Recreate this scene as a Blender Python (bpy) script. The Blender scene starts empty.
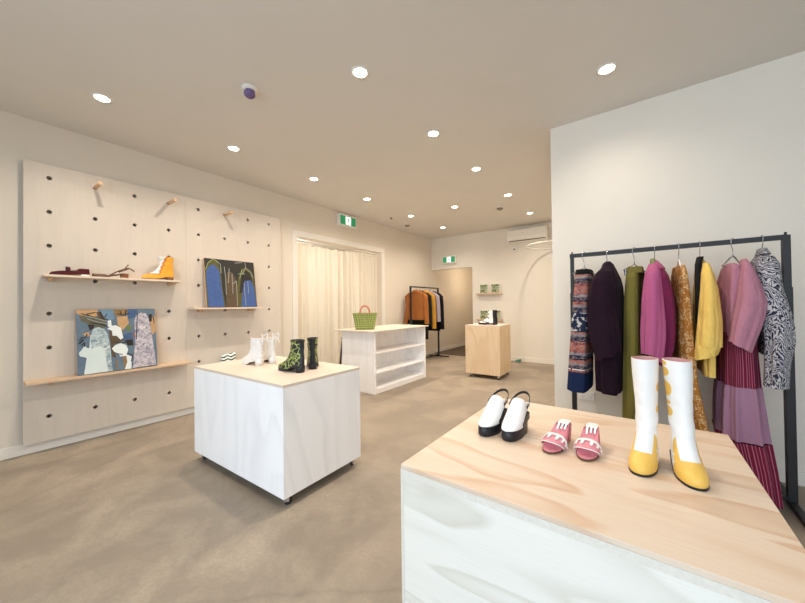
import bpy, bmesh, math, random
from mathutils import Vector, Matrix
S = bpy.context.scene
COL = S.collection
PI = math.pi
random.seed(4)

# ------------------------------------------------------------------ camera
cam_data = bpy.data.cameras.new('camera')
cam_data.sensor_width = 36.0
cam_data.lens = 322.65 / 805 * 36
cam_data.clip_start = 0.02
cam = bpy.data.objects.new('camera', cam_data)
COL.objects.link(cam)
YAW, PITCH, ROLL = 0.6323, 0.0111, -0.0120
fw = Vector((-math.sin(YAW) * math.cos(PITCH), math.cos(YAW) * math.cos(PITCH), math.sin(PITCH)))
r0 = Vector((math.cos(YAW), math.sin(YAW), 0))
u0 = r0.cross(fw)
rt = r0 * math.cos(ROLL) + u0 * math.sin(ROLL)
up = -r0 * math.sin(ROLL) + u0 * math.cos(ROLL)
cam.matrix_world = Matrix(((rt.x, up.x, -fw.x, 0), (rt.y, up.y, -fw.y, 0), (rt.z, up.z, -fw.z, 1.22), (0, 0, 0, 1)))
S.camera = cam

# ------------------------------------------------------------------ world, daylight, exposure
W = bpy.data.worlds.new('world'); S.world = W
W.use_nodes = True
W.node_tree.nodes['Background'].inputs[0].default_value = (0.74, 0.87, 1.0, 1)
W.node_tree.nodes['Background'].inputs[1].default_value = 0.75
DAYLIGHT = 215.0
SPOT = 50.0
vs = S.view_settings
vs.view_transform = 'Standard'; vs.look = 'None'; vs.gamma = 1.0; vs.use_curve_mapping = False
vs.exposure = 0.50
S.cycles.diffuse_bounces = 8
S.cycles.max_bounces = 12
S.cycles.sample_clamp_indirect = 6.0

# the shopfront behind the camera: daylight comes in through its opening
al = bpy.data.lights.new('daylight', 'AREA')
al.shape = 'RECTANGLE'; al.size = 9.0; al.size_y = 3.6
al.energy = DAYLIGHT; al.color = (0.74, 0.87, 1.0)
alo = bpy.data.objects.new('daylight', al); COL.objects.link(alo)
alo.location = (0.1, -3.4, 2.0); alo.rotation_euler = (math.radians(80), 0, 0)

# ------------------------------------------------------------------ materials
def lin(c):
    if isinstance(c, str):
        c = [int(c[i:i + 2], 16) / 255 for i in (0, 2, 4)]
    return tuple(x / 12.92 if x <= .04045 else ((x + .055) / 1.055) ** 2.4 for x in c) + (1.0,)

class NT:
    """small helper around a node tree"""
    def __init__(s, name, rough=.6, spec=.4):
        s.m = bpy.data.materials.new(name); s.m.use_nodes = True
        s.t = s.m.node_tree; s.b = s.t.nodes['Principled BSDF']
        s.b.inputs['Roughness'].default_value = rough
        s.b.inputs['Specular IOR Level'].default_value = spec
        s._co = None
    def n(s, typ, **kw):
        x = s.t.nodes.new(typ)
        for k, v in kw.items(): setattr(x, k, v)
        return x
    def lk(s, a, b): s.t.links.new(a, b)
    def co(s, scale=(1, 1, 1), rot=(0, 0, 0), loc=(0, 0, 0)):
        if s._co is None: s._co = s.n('ShaderNodeTexCoord')
        mp = s.n('ShaderNodeMapping')
        mp.inputs['Scale'].default_value = scale; mp.inputs['Rotation'].default_value = rot; mp.inputs['Location'].default_value = loc
        s.lk(s._co.outputs['Object'], mp.inputs['Vector'])
        return mp.outputs[0]
    def noise(s, vec, scale, detail=3, rough=.5, dist=0):
        x = s.n('ShaderNodeTexNoise')
        x.inputs['Scale'].default_value = scale; x.inputs['Detail'].default_value = detail
        x.inputs['Roughness'].default_value = rough; x.inputs['Distortion'].default_value = dist
        s.lk(vec, x.inputs['Vector']); return x.outputs[0]
    def voro(s, vec, scale, feature='F1'):
        x = s.n('ShaderNodeTexVoronoi', feature=feature); x.inputs['Scale'].default_value = scale
        s.lk(vec, x.inputs['Vector']); return x.outputs['Distance']
    def math(s, op, a, b=0.0, c=None):
        x = s.n('ShaderNodeMath', operation=op)
        for i, v in enumerate((a, b, c)):
            if v is None: continue
            if isinstance(v, (int, float)): x.inputs[i].default_value = v
            else: s.lk(v, x.inputs[i])
        return x.outputs[0]
    def ramp(s, fac, stops, interp='LINEAR'):
        x = s.n('ShaderNodeValToRGB'); x.color_ramp.interpolation = interp
        e = x.color_ramp.elements
        while len(e) < len(stops): e.new(.5)
        for i, (p, c) in enumerate(stops):
            e[i].position = p
            e[i].color = (c, c, c, 1) if isinstance(c, (int, float)) else lin(c)
        s.lk(fac, x.inputs[0]); return x.outputs[0]
    def mix(s, fac, a, b, blend='MIX'):
        x = s.n('ShaderNodeMix', data_type='RGBA', blend_type=blend)
        for sock, v in ((x.inputs['Factor'], fac), (x.inputs['A'], a), (x.inputs['B'], b)):
            if isinstance(v, (int, float)): sock.default_value = v
            elif isinstance(v, (tuple, list, str)): sock.default_value = lin(v)
            else: s.lk(v, sock)
        return x.outputs['Result']
    def sep(s, vec):
        x = s.n('ShaderNodeSeparateXYZ'); s.lk(vec, x.inputs[0]); return x.outputs
    def color(s, c):
        if isinstance(c, (str, tuple)): s.b.inputs['Base Color'].default_value = lin(c)
        else: s.lk(c, s.b.inputs['Base Color'])
    def bump(s, h, strength=.2, dist=.01):
        x = s.n('ShaderNodeBump'); x.inputs['Strength'].default_value = strength; x.inputs['Distance'].default_value = dist
        s.lk(h, x.inputs['Height']); s.lk(x.outputs[0], s.b.inputs['Normal'])

def plain(name, c, rough=.6, metal=0, spec=.4, vary=.06, scale=30, bump=0):
    m = NT(name, rough, spec)
    m.b.inputs['Metallic'].default_value = metal
    n = m.noise(m.co(), scale, 3)
    lo = tuple(x * (1 - vary) for x in ([int(c[i:i + 2], 16) / 255 for i in (0, 2, 4)]))
    m.color(m.mix(n, lo, c))
    if bump: m.bump(n, bump, .005)
    return m.m

def ply(name, base, streak, dark, grain=(1, 6, 6), seed=0, strength=.6, rough=.55, rings=9.0, fib=.35, spec=.35):
    """rotary-cut plywood: long flame-shaped growth bands and fine fibre along the grain"""
    m = NT(name, rough, spec)
    v = m.co(grain, loc=(seed, seed * .7, seed * .3))
    n = m.noise(v, .9, 2.5, .45, .5)
    band = m.math('FRACT', m.math('MULTIPLY', n, rings))
    fib_n = m.noise(m.co(tuple(g * 14 if g > 1.5 else g * 2.2 for g in grain), loc=(seed, 0, 0)), 3, 3, .6)
    b = m.ramp(band, [(0, 0.0), (.45, .12), (.86, 1.0), (1, 0.0)])
    patch = m.noise(m.co(loc=(seed, 3, 1)), 2.3, 2)
    f = m.math('MULTIPLY', b, m.ramp(patch, [(.35, .25), (.7, 1.0)]))
    c = m.mix(m.math('MULTIPLY', f, strength), base, streak)
    c = m.mix(m.math('MULTIPLY', m.ramp(fib_n, [(.45, 0.0), (.75, 1.0)]), fib), c, dark)
    m.color(c); m.bump(fib_n, .05, .003)
    return m.m

def fabric(name, c1, c2=None, weave=420, rough=.9, fold=.25):
    m = NT(name, rough, .15)
    n = m.noise(m.co((1, 1, .6)), 9, 4)
    c2 = c2 or tuple(x * .8 for x in [int(c1[i:i + 2], 16) / 255 for i in (0, 2, 4)])
    w = m.noise(m.co((1, 1, .25)), weave, 1)
    m.color(m.mix(m.math('MULTIPLY', m.math('ADD', n, w), .5), c2, c1))
    h = m.math('ADD', m.math('ADD', m.noise(m.co((1, 1, .3)), 8, 2), m.math('MULTIPLY', m.noise(m.co((1, 1, .45)), 24, 3, .6, .6), .45)), m.math('MULTIPLY', w, .06))
    m.bump(h, fold * 1.7, .05)
    m.b.inputs['Sheen Weight'].default_value = .02
    return m.m

M = {}
def paint(name, c, rough=.75, bump=.04):
    m = NT(name, rough, .25)
    n = m.noise(m.co(), 2.2, 4, .6)
    lo = tuple(x * .965 for x in [int(c[i:i + 2], 16) / 255 for i in (0, 2, 4)])
    m.color(m.mix(n, lo, c)); m.bump(m.noise(m.co(), 160, 3), bump, .002)
    return m.m
M['wall'] = paint('wall_paint', 'ebe5da')
M['wall_dimmed'] = paint('dimmed_wall_paint', 'e3d9ca')  # same wall paint, darkened and warmed to stand in for weaker daylight
M['ceil'] = paint('ceiling_paint', 'e2dfd9')
M['trim'] = paint('trim_paint', 'ece7de', .5, .02)
def concrete():
    m = NT('polished_concrete', .52, .35)
    v = m.co()
    big = m.noise(v, .55, 5, .6, .4); mid = m.noise(v, 2.6, 6, .65, .3); fine = m.noise(v, 60, 3, .7)
    c = m.mix(m.ramp(big, [(.3, 0.0), (.7, 1.0)]), '8f8272', 'aea08d')
    c = m.mix(m.math('MULTIPLY', m.ramp(mid, [(.42, 1.0), (.60, 0.0)]), .65), c, '83776a')
    c = m.mix(m.math('MULTIPLY', m.ramp(fine, [(.35, 1.0), (.6, 0.0)]), .38), c, '83786c')
    wob = m.n('ShaderNodeMix', data_type='VECTOR')
    nz = m.n('ShaderNodeTexNoise'); nz.inputs['Scale'].default_value = 1.6; nz.inputs['Detail'].default_value = 4; m.lk(v, nz.inputs['Vector'])
    wob.inputs['Factor'].default_value = .16
    m.lk(v, wob.inputs[4]); m.lk(nz.outputs['Color'], wob.inputs[5])
    e = m.voro(wob.outputs[1], .42, 'DISTANCE_TO_EDGE')
    crack = m.math('MULTIPLY', m.ramp(e, [(0, 1.0), (.003, .4), (.006, 0.0)]), .30)
    c = m.mix(crack, c, '6f665c')
    spots = m.ramp(m.noise(v, 9, 2, .5), [(.70, 0.0), (.78, 1.0)])
    c = m.mix(m.math('MULTIPLY', spots, .3), c, '7d7266')
    m.color(c)
    m.lk(m.ramp(mid, [(.3, .42), (.7, .62)]), m.b.inputs['Roughness'])
    m.bump(fine, .05, .002)
    return m.m
M['concrete'] = concrete()
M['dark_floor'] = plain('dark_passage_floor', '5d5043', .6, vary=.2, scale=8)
M['pegply'] = ply('limed_plywood', 'd6ccbf', 'c9bcae', 'c2b5a6', (6, 6, .5), 2, .35, .6, 5, .3)
M['limed_front'] = ply('whitewashed_plywood', 'fafafb', 'e2e2e4', 'dedee0', (2.6, 2.6, .55), 5, .5, .55, 7, .15)
M['table_front'] = ply('whitewashed_pine_plywood', 'ebe8df', 'c3bca9', 'd3cec0', (.8, 5, 4.2), 11, .75, .55, 7, .25)
M['ply_top'] = ply('raw_pine_plywood', 'e3d1bd', 'cda27c', 'd0b49c', (.75, 4.4, 6), 3, .75, .45, 6, .35)
M['ply_pale'] = ply('pale_plywood', 'dccdbd', 'cdb9a4', 'cbb8a6', (.8, 4, 6), 8, .45, .5, 6, .3)
M['ply_box'] = ply('pine_plywood', 'e2caab', 'ccab83', 'd0b18c', (3.2, 3.2, .6), 17, .7, .5, 7, .3)
M['ply_shelf'] = ply('shelf_plywood', 'd3b79a', 'bf9c78', 'bf9f80', (5, .7, 5), 6, .5, .5, 6, .35)
M['dowel'] = ply('pine_dowel', 'd6b08a', 'c59a70', 'bf966e', (.9, 8, 8), 1, .4, .5, 5, .3)
M['ply_shelf_pale'] = ply('pale_shelf_plywood', 'e6d5c2', 'd3b99d', 'd2bba4', (5, .7, 5), 9, .4, .5, 6, .3)
M['ply_edge'] = plain('plywood_edge', 'ece6da', .6, vary=.12, scale=90)
M['black_metal'] = plain('black_powder_coat', '2a2a2c', .45, .2, vary=.12)
M['chrome'] = plain('chrome', 'c9c9cc', .22, 1.0, vary=.05)
M['castor_grey'] = plain('castor_rubber', '33343a', .5, vary=.1)
M['white_plastic'] = plain('white_plastic', 'eeebe4', .4, vary=.02)
M['grey_plastic'] = plain('grey_plastic', '8d857b', .5, vary=.06)
M['dark_plastic'] = plain('dark_plastic', '3b3733', .5, vary=.06)
M['purple'] = plain('purple_plastic', '7d6596', .45, vary=.25, scale=60)
M['green_plastic'] = plain('green_plastic', '4d8a72', .5, vary=.1)
def emis(name, c, st):
    m = NT(name, .5); m.color(c)
    m.b.inputs['Emission Color'].default_value = lin(c); m.b.inputs['Emission Strength'].default_value = st
    return m.m
M['lamp'] = emis('lamp_lens', 'fff0d8', 14)
M['sign_green'] = emis('sign_green', '2f9a68', .22)
M['sign_white'] = emis('sign_white', 'f2fbf2', .75)
M['tube_light'] = emis('tube_light', 'fff4e0', 5)
def sheer():
    m = NT('sheer_linen', .9, .1)
    v = m.co()
    w = m.noise(m.co((1, 90, 6)), 6, 2)
    m.color(m.mix(w, 'e4dccd', 'f4eee3'))
    tr = m.n('ShaderNodeBsdfTranslucent'); tr.inputs[0].default_value = lin('efe8da')
    tp = m.n('ShaderNodeBsdfTransparent')
    a = m.n('ShaderNodeMixShader'); a.inputs[0].default_value = .35
    m.lk(m.b.outputs[0], a.inputs[1]); m.lk(tr.outputs[0], a.inputs[2])
    b = m.n('ShaderNodeMixShader'); b.inputs[0].default_value = .14
    m.lk(a.outputs[0], b.inputs[1]); m.lk(tp.outputs[0], b.inputs[2])
    m.lk(b.outputs[0], m.t.nodes['Material Output'].inputs[0])
    return m.m
M['sheer'] = sheer()

# ------------------------------------------------------------------ mesh helpers
class MB:
    def __init__(s): s.b = bmesh.new(); s.mats = []
    def mi(s, m):
        if m not in s.mats: s.mats.append(m)
        return s.mats.index(m)
    def box(s, x0, x1, y0, y1, z0, z1, m, bev=0.0, T=None):
        t = bmesh.new()
        bmesh.ops.create_cube(t, size=1)
        bmesh.ops.scale(t, vec=(x1 - x0, y1 - y0, z1 - z0), verts=t.verts)
        if bev: bmesh.ops.bevel(t, geom=t.edges[:], offset=bev, segments=2, affect='EDGES', profile=.6)
        bmesh.ops.translate(t, vec=((x0 + x1) / 2, (y0 + y1) / 2, (z0 + z1) / 2), verts=t.verts)
        s.add(t, m, T, smooth=False); return s
    def add(s, t, m, T=None, smooth=True):
        i = s.mi(m); mp = {}
        for v in t.verts: mp[v] = s.b.verts.new(T @ v.co if T else v.co)
        for f in t.faces:
            try: g = s.b.faces.new([mp[v] for v in f.verts]); g.material_index = i; g.smooth = smooth
            except ValueError: pass
        t.free()
    def face(s, pts, m, smooth=False):
        f = s.b.faces.new([s.b.verts.new(p) for p in pts]); f.material_index = s.mi(m); f.smooth = smooth; return s
    def loft(s, rings, m, cap0=True, cap1=True, closed=True, smooth=True):
        i = s.mi(m); R = [[s.b.verts.new(p) for p in r] for r in rings]
        n = len(R[0]); uv = s.b.loops.layers.uv.verify()
        for j, (a, b) in enumerate(zip(R, R[1:])):
            for k in range(n if closed else n - 1):
                f = s.b.faces.new((a[k], a[(k + 1) % n], b[(k + 1) % n], b[k])); f.material_index = i; f.smooth = smooth
                for l, q in zip(f.loops, ((k, j), (k + 1, j), (k + 1, j + 1), (k, j + 1))): l[uv].uv = (q[0] / n, q[1] / max(1, len(R) - 1))
        if closed and cap0: f = s.b.faces.new(R[0][::-1]); f.material_index = i
        if closed and cap1: f = s.b.faces.new(R[-1]); f.material_index = i
        return s
    def cyl(s, a, b, r, m, r2=None, n=16):
        a, b = Vector(a), Vector(b); d = (b - a).normalized()
        u = d.orthogonal().normalized(); v = d.cross(u); r2 = r if r2 is None else r2
        ring = lambda c, q: [c + (u * math.cos(2 * PI * k / n) + v * math.sin(2 * PI * k / n)) * q for k in range(n)]
        return s.loft([ring(a, r), ring(b, r2)], m)
    def tube(s, pts, r, m, n=10, caps=True, flat=None):
        pts = [Vector(p) for p in pts]; rings = []; u = None
        for i, p in enumerate(pts):
            d = (pts[min(i + 1, len(pts) - 1)] - pts[max(i - 1, 0)]).normalized()
            u = d.orthogonal().normalized() if u is None else (u - d * u.dot(d)).normalized()
            v = d.cross(u); rr = r[i] if isinstance(r, (list, tuple)) else r
            rings.append([p + u * rr * math.cos(2 * PI * k / n) + v * rr * math.sin(2 * PI * k / n) for k in range(n)])
        return s.loft(rings, m, caps, caps)
    def lathe(s, prof, m, n=24, c=(0, 0, 0), cap=True):
        rings = [[(c[0] + r * math.cos(2 * PI * k / n), c[1] + r * math.sin(2 * PI * k / n), c[2] + z) for k in range(n)] for r, z in prof]
        return s.loft(rings, m, cap, cap)
    def prism(s, outline, z0, z1, m, smooth=False):
        zf0 = z0 if callable(z0) else (lambda x, y: z0); zf1 = z1 if callable(z1) else (lambda x, y: z1)
        return s.loft([[(x, y, zf0(x, y)) for x, y in outline], [(x, y, zf1(x, y)) for x, y in outline]], m, smooth=smooth)
    def grid(s, fn, nu, nv, m, thick=0.0, smooth=True):
        """surface fn(u,v) with an optional thickness (inner skin and rims)"""
        P = [[Vector(fn(i / nu, j / nv)) for j in range(nv + 1)] for i in range(nu + 1)]
        i_ = s.mi(m)
        def skin(Q, flip):
            V = [[s.b.verts.new(p) for p in r] for r in Q]
            for i in range(nu):
                for j in range(nv):
                    q = (V[i][j], V[i + 1][j], V[i + 1][j + 1], V[i][j + 1])
                    f = s.b.faces.new(q[::-1] if flip else q); f.material_index = i_; f.smooth = smooth
            return V
        A = skin(P, False)
        if thick:
            Q = []
            for i in range(nu + 1):
                r = []
                for j in range(nv + 1):
                    du = P[min(i + 1, nu)][j] - P[max(i - 1, 0)][j]; dv = P[i][min(j + 1, nv)] - P[i][max(j - 1, 0)]
                    nn = du.cross(dv); nn = nn.normalized() if nn.length > 1e-9 else Vector((0, 0, 1))
                    r.append(P[i][j] - nn * thick)
                Q.append(r)
            B = skin(Q, True)
            edge = [(i, 0) for i in range(nu + 1)] + [(nu, j) for j in range(1, nv + 1)] + [(i, nv) for i in range(nu - 1, -1, -1)] + [(0, j) for j in range(nv - 1, 0, -1)]
            for (a, b), (c, d) in zip(edge, edge[1:] + edge[:1]):
                f = s.b.faces.new((A[a][b], B[a][b], B[c][d], A[c][d])); f.material_index = i_
        return s
    def build(s, name, parent=None, recalc=True):
        if recalc: bmesh.ops.recalc_face_normals(s.b, faces=s.b.faces)
        me = bpy.data.meshes.new(name); s.b.to_mesh(me); s.b.free()
        for m in s.mats: me.materials.append(m)
        o = bpy.data.objects.new(name, me); COL.objects.link(o)
        if parent: o.parent = parent
        return o

def thing(name, label, cat, loc=(0, 0, 0), rot=(0, 0, 0), group=None):
    o = bpy.data.objects.new(name, None); COL.objects.link(o)
    o.location = loc; o.rotation_euler = rot; o.empty_display_size = .1
    o['label'] = label; o['category'] = cat
    if group: o['group'] = group
    return o
def tag(o, label, cat, group=None):
    o['label'] = label; o['category'] = cat
    if group: o['group'] = group
    return o
def structure(o): o['kind'] = 'structure'; return o
def dup(root, loc, rot=None, label=None, group=None):
    r = root.copy(); COL.objects.link(r); r.location = loc
    if rot is not None: r.rotation_euler = rot
    if label: r['label'] = label
    if group: r['group'] = group
    for ch in list(root.children):
        c = ch.copy(); COL.objects.link(c); c.parent = r
        for g in list(ch.children):
            d = g.copy(); COL.objects.link(d); d.parent = c
    return r
def sm(a, b, x):
    t = min(1, max(0, (x - a) / (b - a))); return t * t * (3 - 2 * t)
def lerp(a, b, t): return a + (b - a) * t
def interp(tab, x):
    if x <= tab[0][0]: return tab[0][1]
    for (x0, y0), (x1, y1) in zip(tab, tab[1:]):
        if x <= x1: return lerp(y0, y1, (x - x0) / (x1 - x0))
    return tab[-1][1]

# ------------------------------------------------------------------ the room
H = 2.859; XL = -4.195; YB = 6.98; YR = 3.27; XC = -0.647; YF = -1.8; XR = 3.2
structure(MB().box(XL - .12, XR + .1, YF - .1, 9.6, -.1, 0, M['concrete']).build('floor'))
structure(MB().box(XL - .12, XR + .1, YF - .1, YB + .12, H, H + .1, M['ceil']).build('ceiling'))
OY0, OY1, OZ = 3.02, 5.02, 2.29
w = MB()
w.box(XL - .14, XL, YF - .1, OY0, 0, H, M['wall_dimmed']); w.box(XL - .14, XL, OY1, 9.6, 0, H, M['wall_dimmed']); w.box(XL - .14, XL, OY0, OY1, OZ, H, M['wall_dimmed'])
structure(w.build('wall_left'))
BX, BZ = -3.10, 2.085
w = MB(); w.box(BX, XC + .02, YB, YB + .12, 0, H, M['wall']); w.box(XL, BX, YB, YB + .12, BZ, H, M['wall'])
structure(w.build('wall_back'))
structure(MB().box(XC, XR, YR, YR + .12, 0, H, M['wall']).box(XC, XC + .12, YR + .12, YB, 0, H, M['wall']).build('wall_right'))
structure(MB().box(XR, XR + .1, YF - .1, YR + .12, 0, H, M['wall']).build('wall_side'))
w = MB(); w.box(XL, -2.5, YF - .12, YF, 0, H, M['wall']); w.box(2.6, XR, YF - .12, YF, 0, H, M['wall'])
w.box(-2.5, 2.6, YF - .12, YF, 0, .06, M['wall']); w.box(-2.5, 2.6, YF - .12, YF, 2.78, H, M['wall'])
structure(w.build('wall_front'))
f = MB()
for x in (-2.5, -.8, .9, 2.56): f.box(x, x + .04, YF - .09, YF - .03, .06, 2.78, M['black_metal'])
structure(f.build('window_1'))
# passage behind the back opening
structure(MB().box(BX, BX + .1, YB + .12, 9.6, 0, 2.5, M['wall']).build('wall_passage'))
structure(MB().box(XL, BX, 9.5, 9.6, 0, 2.5, M['wall']).build('wall_far'))
structure(MB().box(XL, BX, YB + .12, 9.6, 2.5, 2.56, M['ceil']).build('ceiling_passage'))
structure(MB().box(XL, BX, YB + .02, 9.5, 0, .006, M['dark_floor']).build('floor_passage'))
# fitting room behind the curtain
r = MB(); x0, x1, y0, y1 = XL - 2.0, XL - .14, 2.3, 5.7
r.box(x0 - .06, x0, y0, y1, 0, 2.6, M['wall']); r.box(x0, x1, y0 - .06, y0, 0, 2.6, M['wall']); r.box(x0, x1, y1, y1 + .06, 0, 2.6, M['wall'])
structure(r.build('wall_fitting_room'))
structure(MB().box(x0 - .06, x1, y0 - .06, y1 + .06, 2.6, 2.66, M['ceil']).build('ceiling_fitting_room'))
structure(MB().box(x0 - .06, XL - .12, y0 - .06, y1 + .06, -.1, 0, M['concrete']).build('floor_fitting_room'))
# skirtings and casing
def skirt_profile(name, pts):
    b = MB()
    for (xa, xb, ya, yb) in pts:
        b.box(xa, xb, ya, yb, 0, .092, M['trim'], .004)
    return structure(b.build(name))
skirt_profile('baseboard_left', [(XL, XL + .014, YF, OY0 - .09), (XL, XL + .014, OY1 + .09, 9.5)])
skirt_profile('baseboard_back', [(BX, XC, YB - .014, YB)])
skirt_profile('baseboard_right', [(XC, XR, YR - .014, YR)])
c = MB()
c.box(XL, XL + .012, OY0 - .09, OY0, 0, OZ + .09, M['trim'], .003); c.box(XL, XL + .012, OY1, OY1 + .09, 0, OZ + .09, M['trim'], .003)
c.box(XL, XL + .012, OY0, OY1, OZ, OZ + .09, M['trim'], .003)
structure(c.build('trim_1'))

# ------------------------------------------------------------------ ceiling: downlights, detectors
GRP = 'recessed downlights in the ceiling'
def lamp_parts(t):
    MB().lathe([(.048, -.004), (.062, -.006), (.064, 0), (.064, .004), (.05, .004), (.046, .0), (.048, -.004)], M['white_plastic'], 28, cap=False).build('trim_ring', t)
    MB().lathe([(.001, -.002), (.046, -.002), (.046, .002), (.001, .002)], M['lamp'], 28).build('lens', t)
spots = [(-3.345, .64), (-3.35, 1.655), (-3.35, 2.675), (-3.35, 3.68), (-3.36, 4.88), (-3.335, 6.04),
         (-1.555, 1.65), (-1.562, 2.665), (-1.566, 3.68), (-1.565, 4.857), (-1.565, 6.07), (-2.468, 4.89), (-.155, 2.67)]
names = ['recessed downlight nearest the pegboard, farthest left of all the downlights',
         'recessed downlight over the pegboard, second from the left along the left wall',
         'recessed downlight over the right end of the pegboard, third along the left wall',
         'recessed downlight by the exit sign over the curtained doorway, fourth along the left wall',
         'recessed downlight beside the small round detector, fifth along the left wall',
         'recessed downlight deepest in the room, closest to the back wall exit sign',
         'recessed downlight right of the purple sensor, large and bright at the top centre',
         'recessed downlight in the middle row, second back from the viewer',
         'recessed downlight in the middle row, third back from the viewer',
         'recessed downlight near the round smoke detector, fourth back in the middle row',
         'recessed downlight right above the air conditioner',
         'recessed downlight standing alone between the two long rows, near the back',
         'recessed downlight close to the clothes rack wall, farthest right of the downlights']
sp = bpy.data.lights.new('downlight_lamp', 'SPOT')
sp.energy = SPOT; sp.spot_size = math.radians(150); sp.spot_blend = 1.0; sp.shadow_soft_size = .035; sp.color = (1.0, .885, .75)
sp2 = sp.copy(); sp2.energy = SPOT * .45      # dimmed to keep the rack wall and plinth top from burning out
first = None
for (x, y), lb in zip(spots, names):
    if first is None:
        t = first = thing('downlight', lb, 'ceiling light', (x, y, H), group=GRP); lamp_parts(t)
    else:
        t = dup(first, (x, y, H), label=lb)
    lo = bpy.data.objects.new('lamp', sp2 if x > -1 else sp); COL.objects.link(lo); lo.location = (x, y, H - .012)
# the rows go on out of frame: unseen lamps kept to warm the plinth top
for (x, y) in ((-.155, 1.65), (-1.555, .63)):
    lo = bpy.data.objects.new('lamp', sp2); COL.objects.link(lo); lo.location = (x, y, H - .012)
pl_ = bpy.data.lights.new('passage_fill', 'POINT'); pl_.energy = 9; pl_.color = (1, .82, .62); pl_.shadow_soft_size = .06  # fill light without a fixture, added to brighten the passage
lo = bpy.data.objects.new('lamp', pl_); COL.objects.link(lo); lo.location = (-3.4, 8.4, 1.9)

t = thing('motion_sensor', 'purple faceted sensor on a pale round base on the ceiling', 'sensor', (-2.326, 1.27, H))
MB().lathe([(.001, 0), (.055, 0), (.055, -.012), (.046, -.022), (.001, -.022)], M['white_plastic'], 24).build('base', t)
b = MB(); rings = []
for z, r in ((-.022, .036), (-.04, .042), (-.062, .036), (-.074, .018)):
    rings.append([(r * math.cos(2 * PI * k / 7 + z * 9), r * math.sin(2 * PI * k / 7 + z * 9), z) for k in range(7)])
b.loft(rings, M['purple'], smooth=False).build('cover', t)
def detector(x, y, r, lb, g=None):
    t = thing('smoke_detector', lb, 'smoke detector', (x, y, H), group=g)
    MB().lathe([(.001, 0), (r, 0), (r * 1.02, -.008), (r * .95, -.014), (.001, -.014)], M['white_plastic'], 24).build('base', t)
    MB().lathe([(.001, -.014), (r * .86, -.014), (r * .8, -.03), (r * .5, -.044), (.001, -.047)], M['grey_plastic'], 24).build('dome', t)
detector(-3.78, 5.35, .062, 'round grey smoke detector on the ceiling near the left back corner')
detector(-1.88, 5.40, .062, 'round grey smoke detector on the ceiling left of the air conditioner light')
detector(-3.69, 4.71, .03, 'tiny round detector on the ceiling near the left wall, smallest of the detectors')

# ------------------------------------------------------------------ pegboard wall panel
PX = -4.135; PY0, PZ0 = .30, .088; PW, PH, PT = 2.4, 2.395, .028
HY = [.4475 + .2955 * i for i in range(8)]; HZ = [.296 + .2957 * i for i in range(8)]
def peg_sheet(ya, yb, cols):
    b = MB(); m = M['pegply']; mi = b.mi(m); n = 20; r = .0175
    ys = [ya] + [(p + q) / 2 for p, q in zip(cols, cols[1:])] + [yb]
    zs = [PZ0] + [(p + q) / 2 for p, q in zip(HZ, HZ[1:])] + [PZ0 + PH]
    for ci, cy in enumerate(cols):
        for ri, cz in enumerate(HZ):
            y0, y1, z0, z1 = ys[ci], ys[ci + 1], zs[ri], zs[ri + 1]
            outer = []; inner = []
            for k in range(n):
                a = 2 * PI * k / n + PI / n; c, s_ = math.cos(a), math.sin(a)
                inner.append((cy + r * c, cz + r * s_))
                # project the direction on to the cell rectangle
                tx = ((y1 - cy) / c if c > 0 else (y0 - cy) / c) if abs(c) > 1e-9 else 1e9
                tz = ((z1 - cz) / s_ if s_ > 0 else (z0 - cz) / s_) if abs(s_) > 1e-9 else 1e9
                q = min(tx, tz); outer.append([cy + q * c, cz + q * s_])
            for (cyy, czz) in ((y0, z0), (y0, z1), (y1, z0), (y1, z1)):
                k = min(range(n), key=lambda i: (outer[i][0] - cyy) ** 2 + (outer[i][1] - czz) ** 2); outer[k] = [cyy, czz]
            O = [b.b.verts.new((PX, p[0], p[1])) for p in outer]; I = [b.b.verts.new((PX, p[0], p[1])) for p in inner]
            B = [b.b.verts.new((PX - PT, p[0], p[1])) for p in inner]
            for k in range(n):
                k2 = (k + 1) % n
                f = b.b.faces.new((O[k], O[k2], I[k2], I[k])); f.material_index = mi
                f = b.b.faces.new((I[k], I[k2], B[k2], B[k])); f.material_index = mi
    e = M['pegply']
    b.face([(PX, ya, PZ0), (PX - PT, ya, PZ0), (PX - PT, ya, PZ0 + PH), (PX, ya, PZ0 + PH)], e)
    b.face([(PX, yb, PZ0), (PX - PT, yb, PZ0), (PX - PT, yb, PZ0 + PH), (PX, yb, PZ0 + PH)], e)
    b.face([(PX, ya, PZ0), (PX - PT, ya, PZ0), (PX - PT, yb, PZ0), (PX, yb, PZ0)], e)
    b.face([(PX, ya, PZ0 + PH), (PX - PT, ya, PZ0 + PH), (PX - PT, yb, PZ0 + PH), (PX, yb, PZ0 + PH)], e)
    return b
t = thing('pegboard_panel', 'large pale plywood pegboard with rows of round holes on the left wall', 'pegboard', (0, 0, 0))
peg_sheet(PY0, PY0 + 1.1995, HY[:4]).build('sheet', t, recalc=True)
peg_sheet(PY0 + 1.2005, PY0 + 2.4, HY[4:]).build('sheet', t, recalc=True)
b = MB()
for y in (PY0 + .012, PY0 + 1.18, PY0 + 2.35): b.box(XL + .001, PX - PT, y, y + .04, PZ0 + .01, PZ0 + PH - .01, M['dark_plastic'])
b.build('batten', t)

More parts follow.
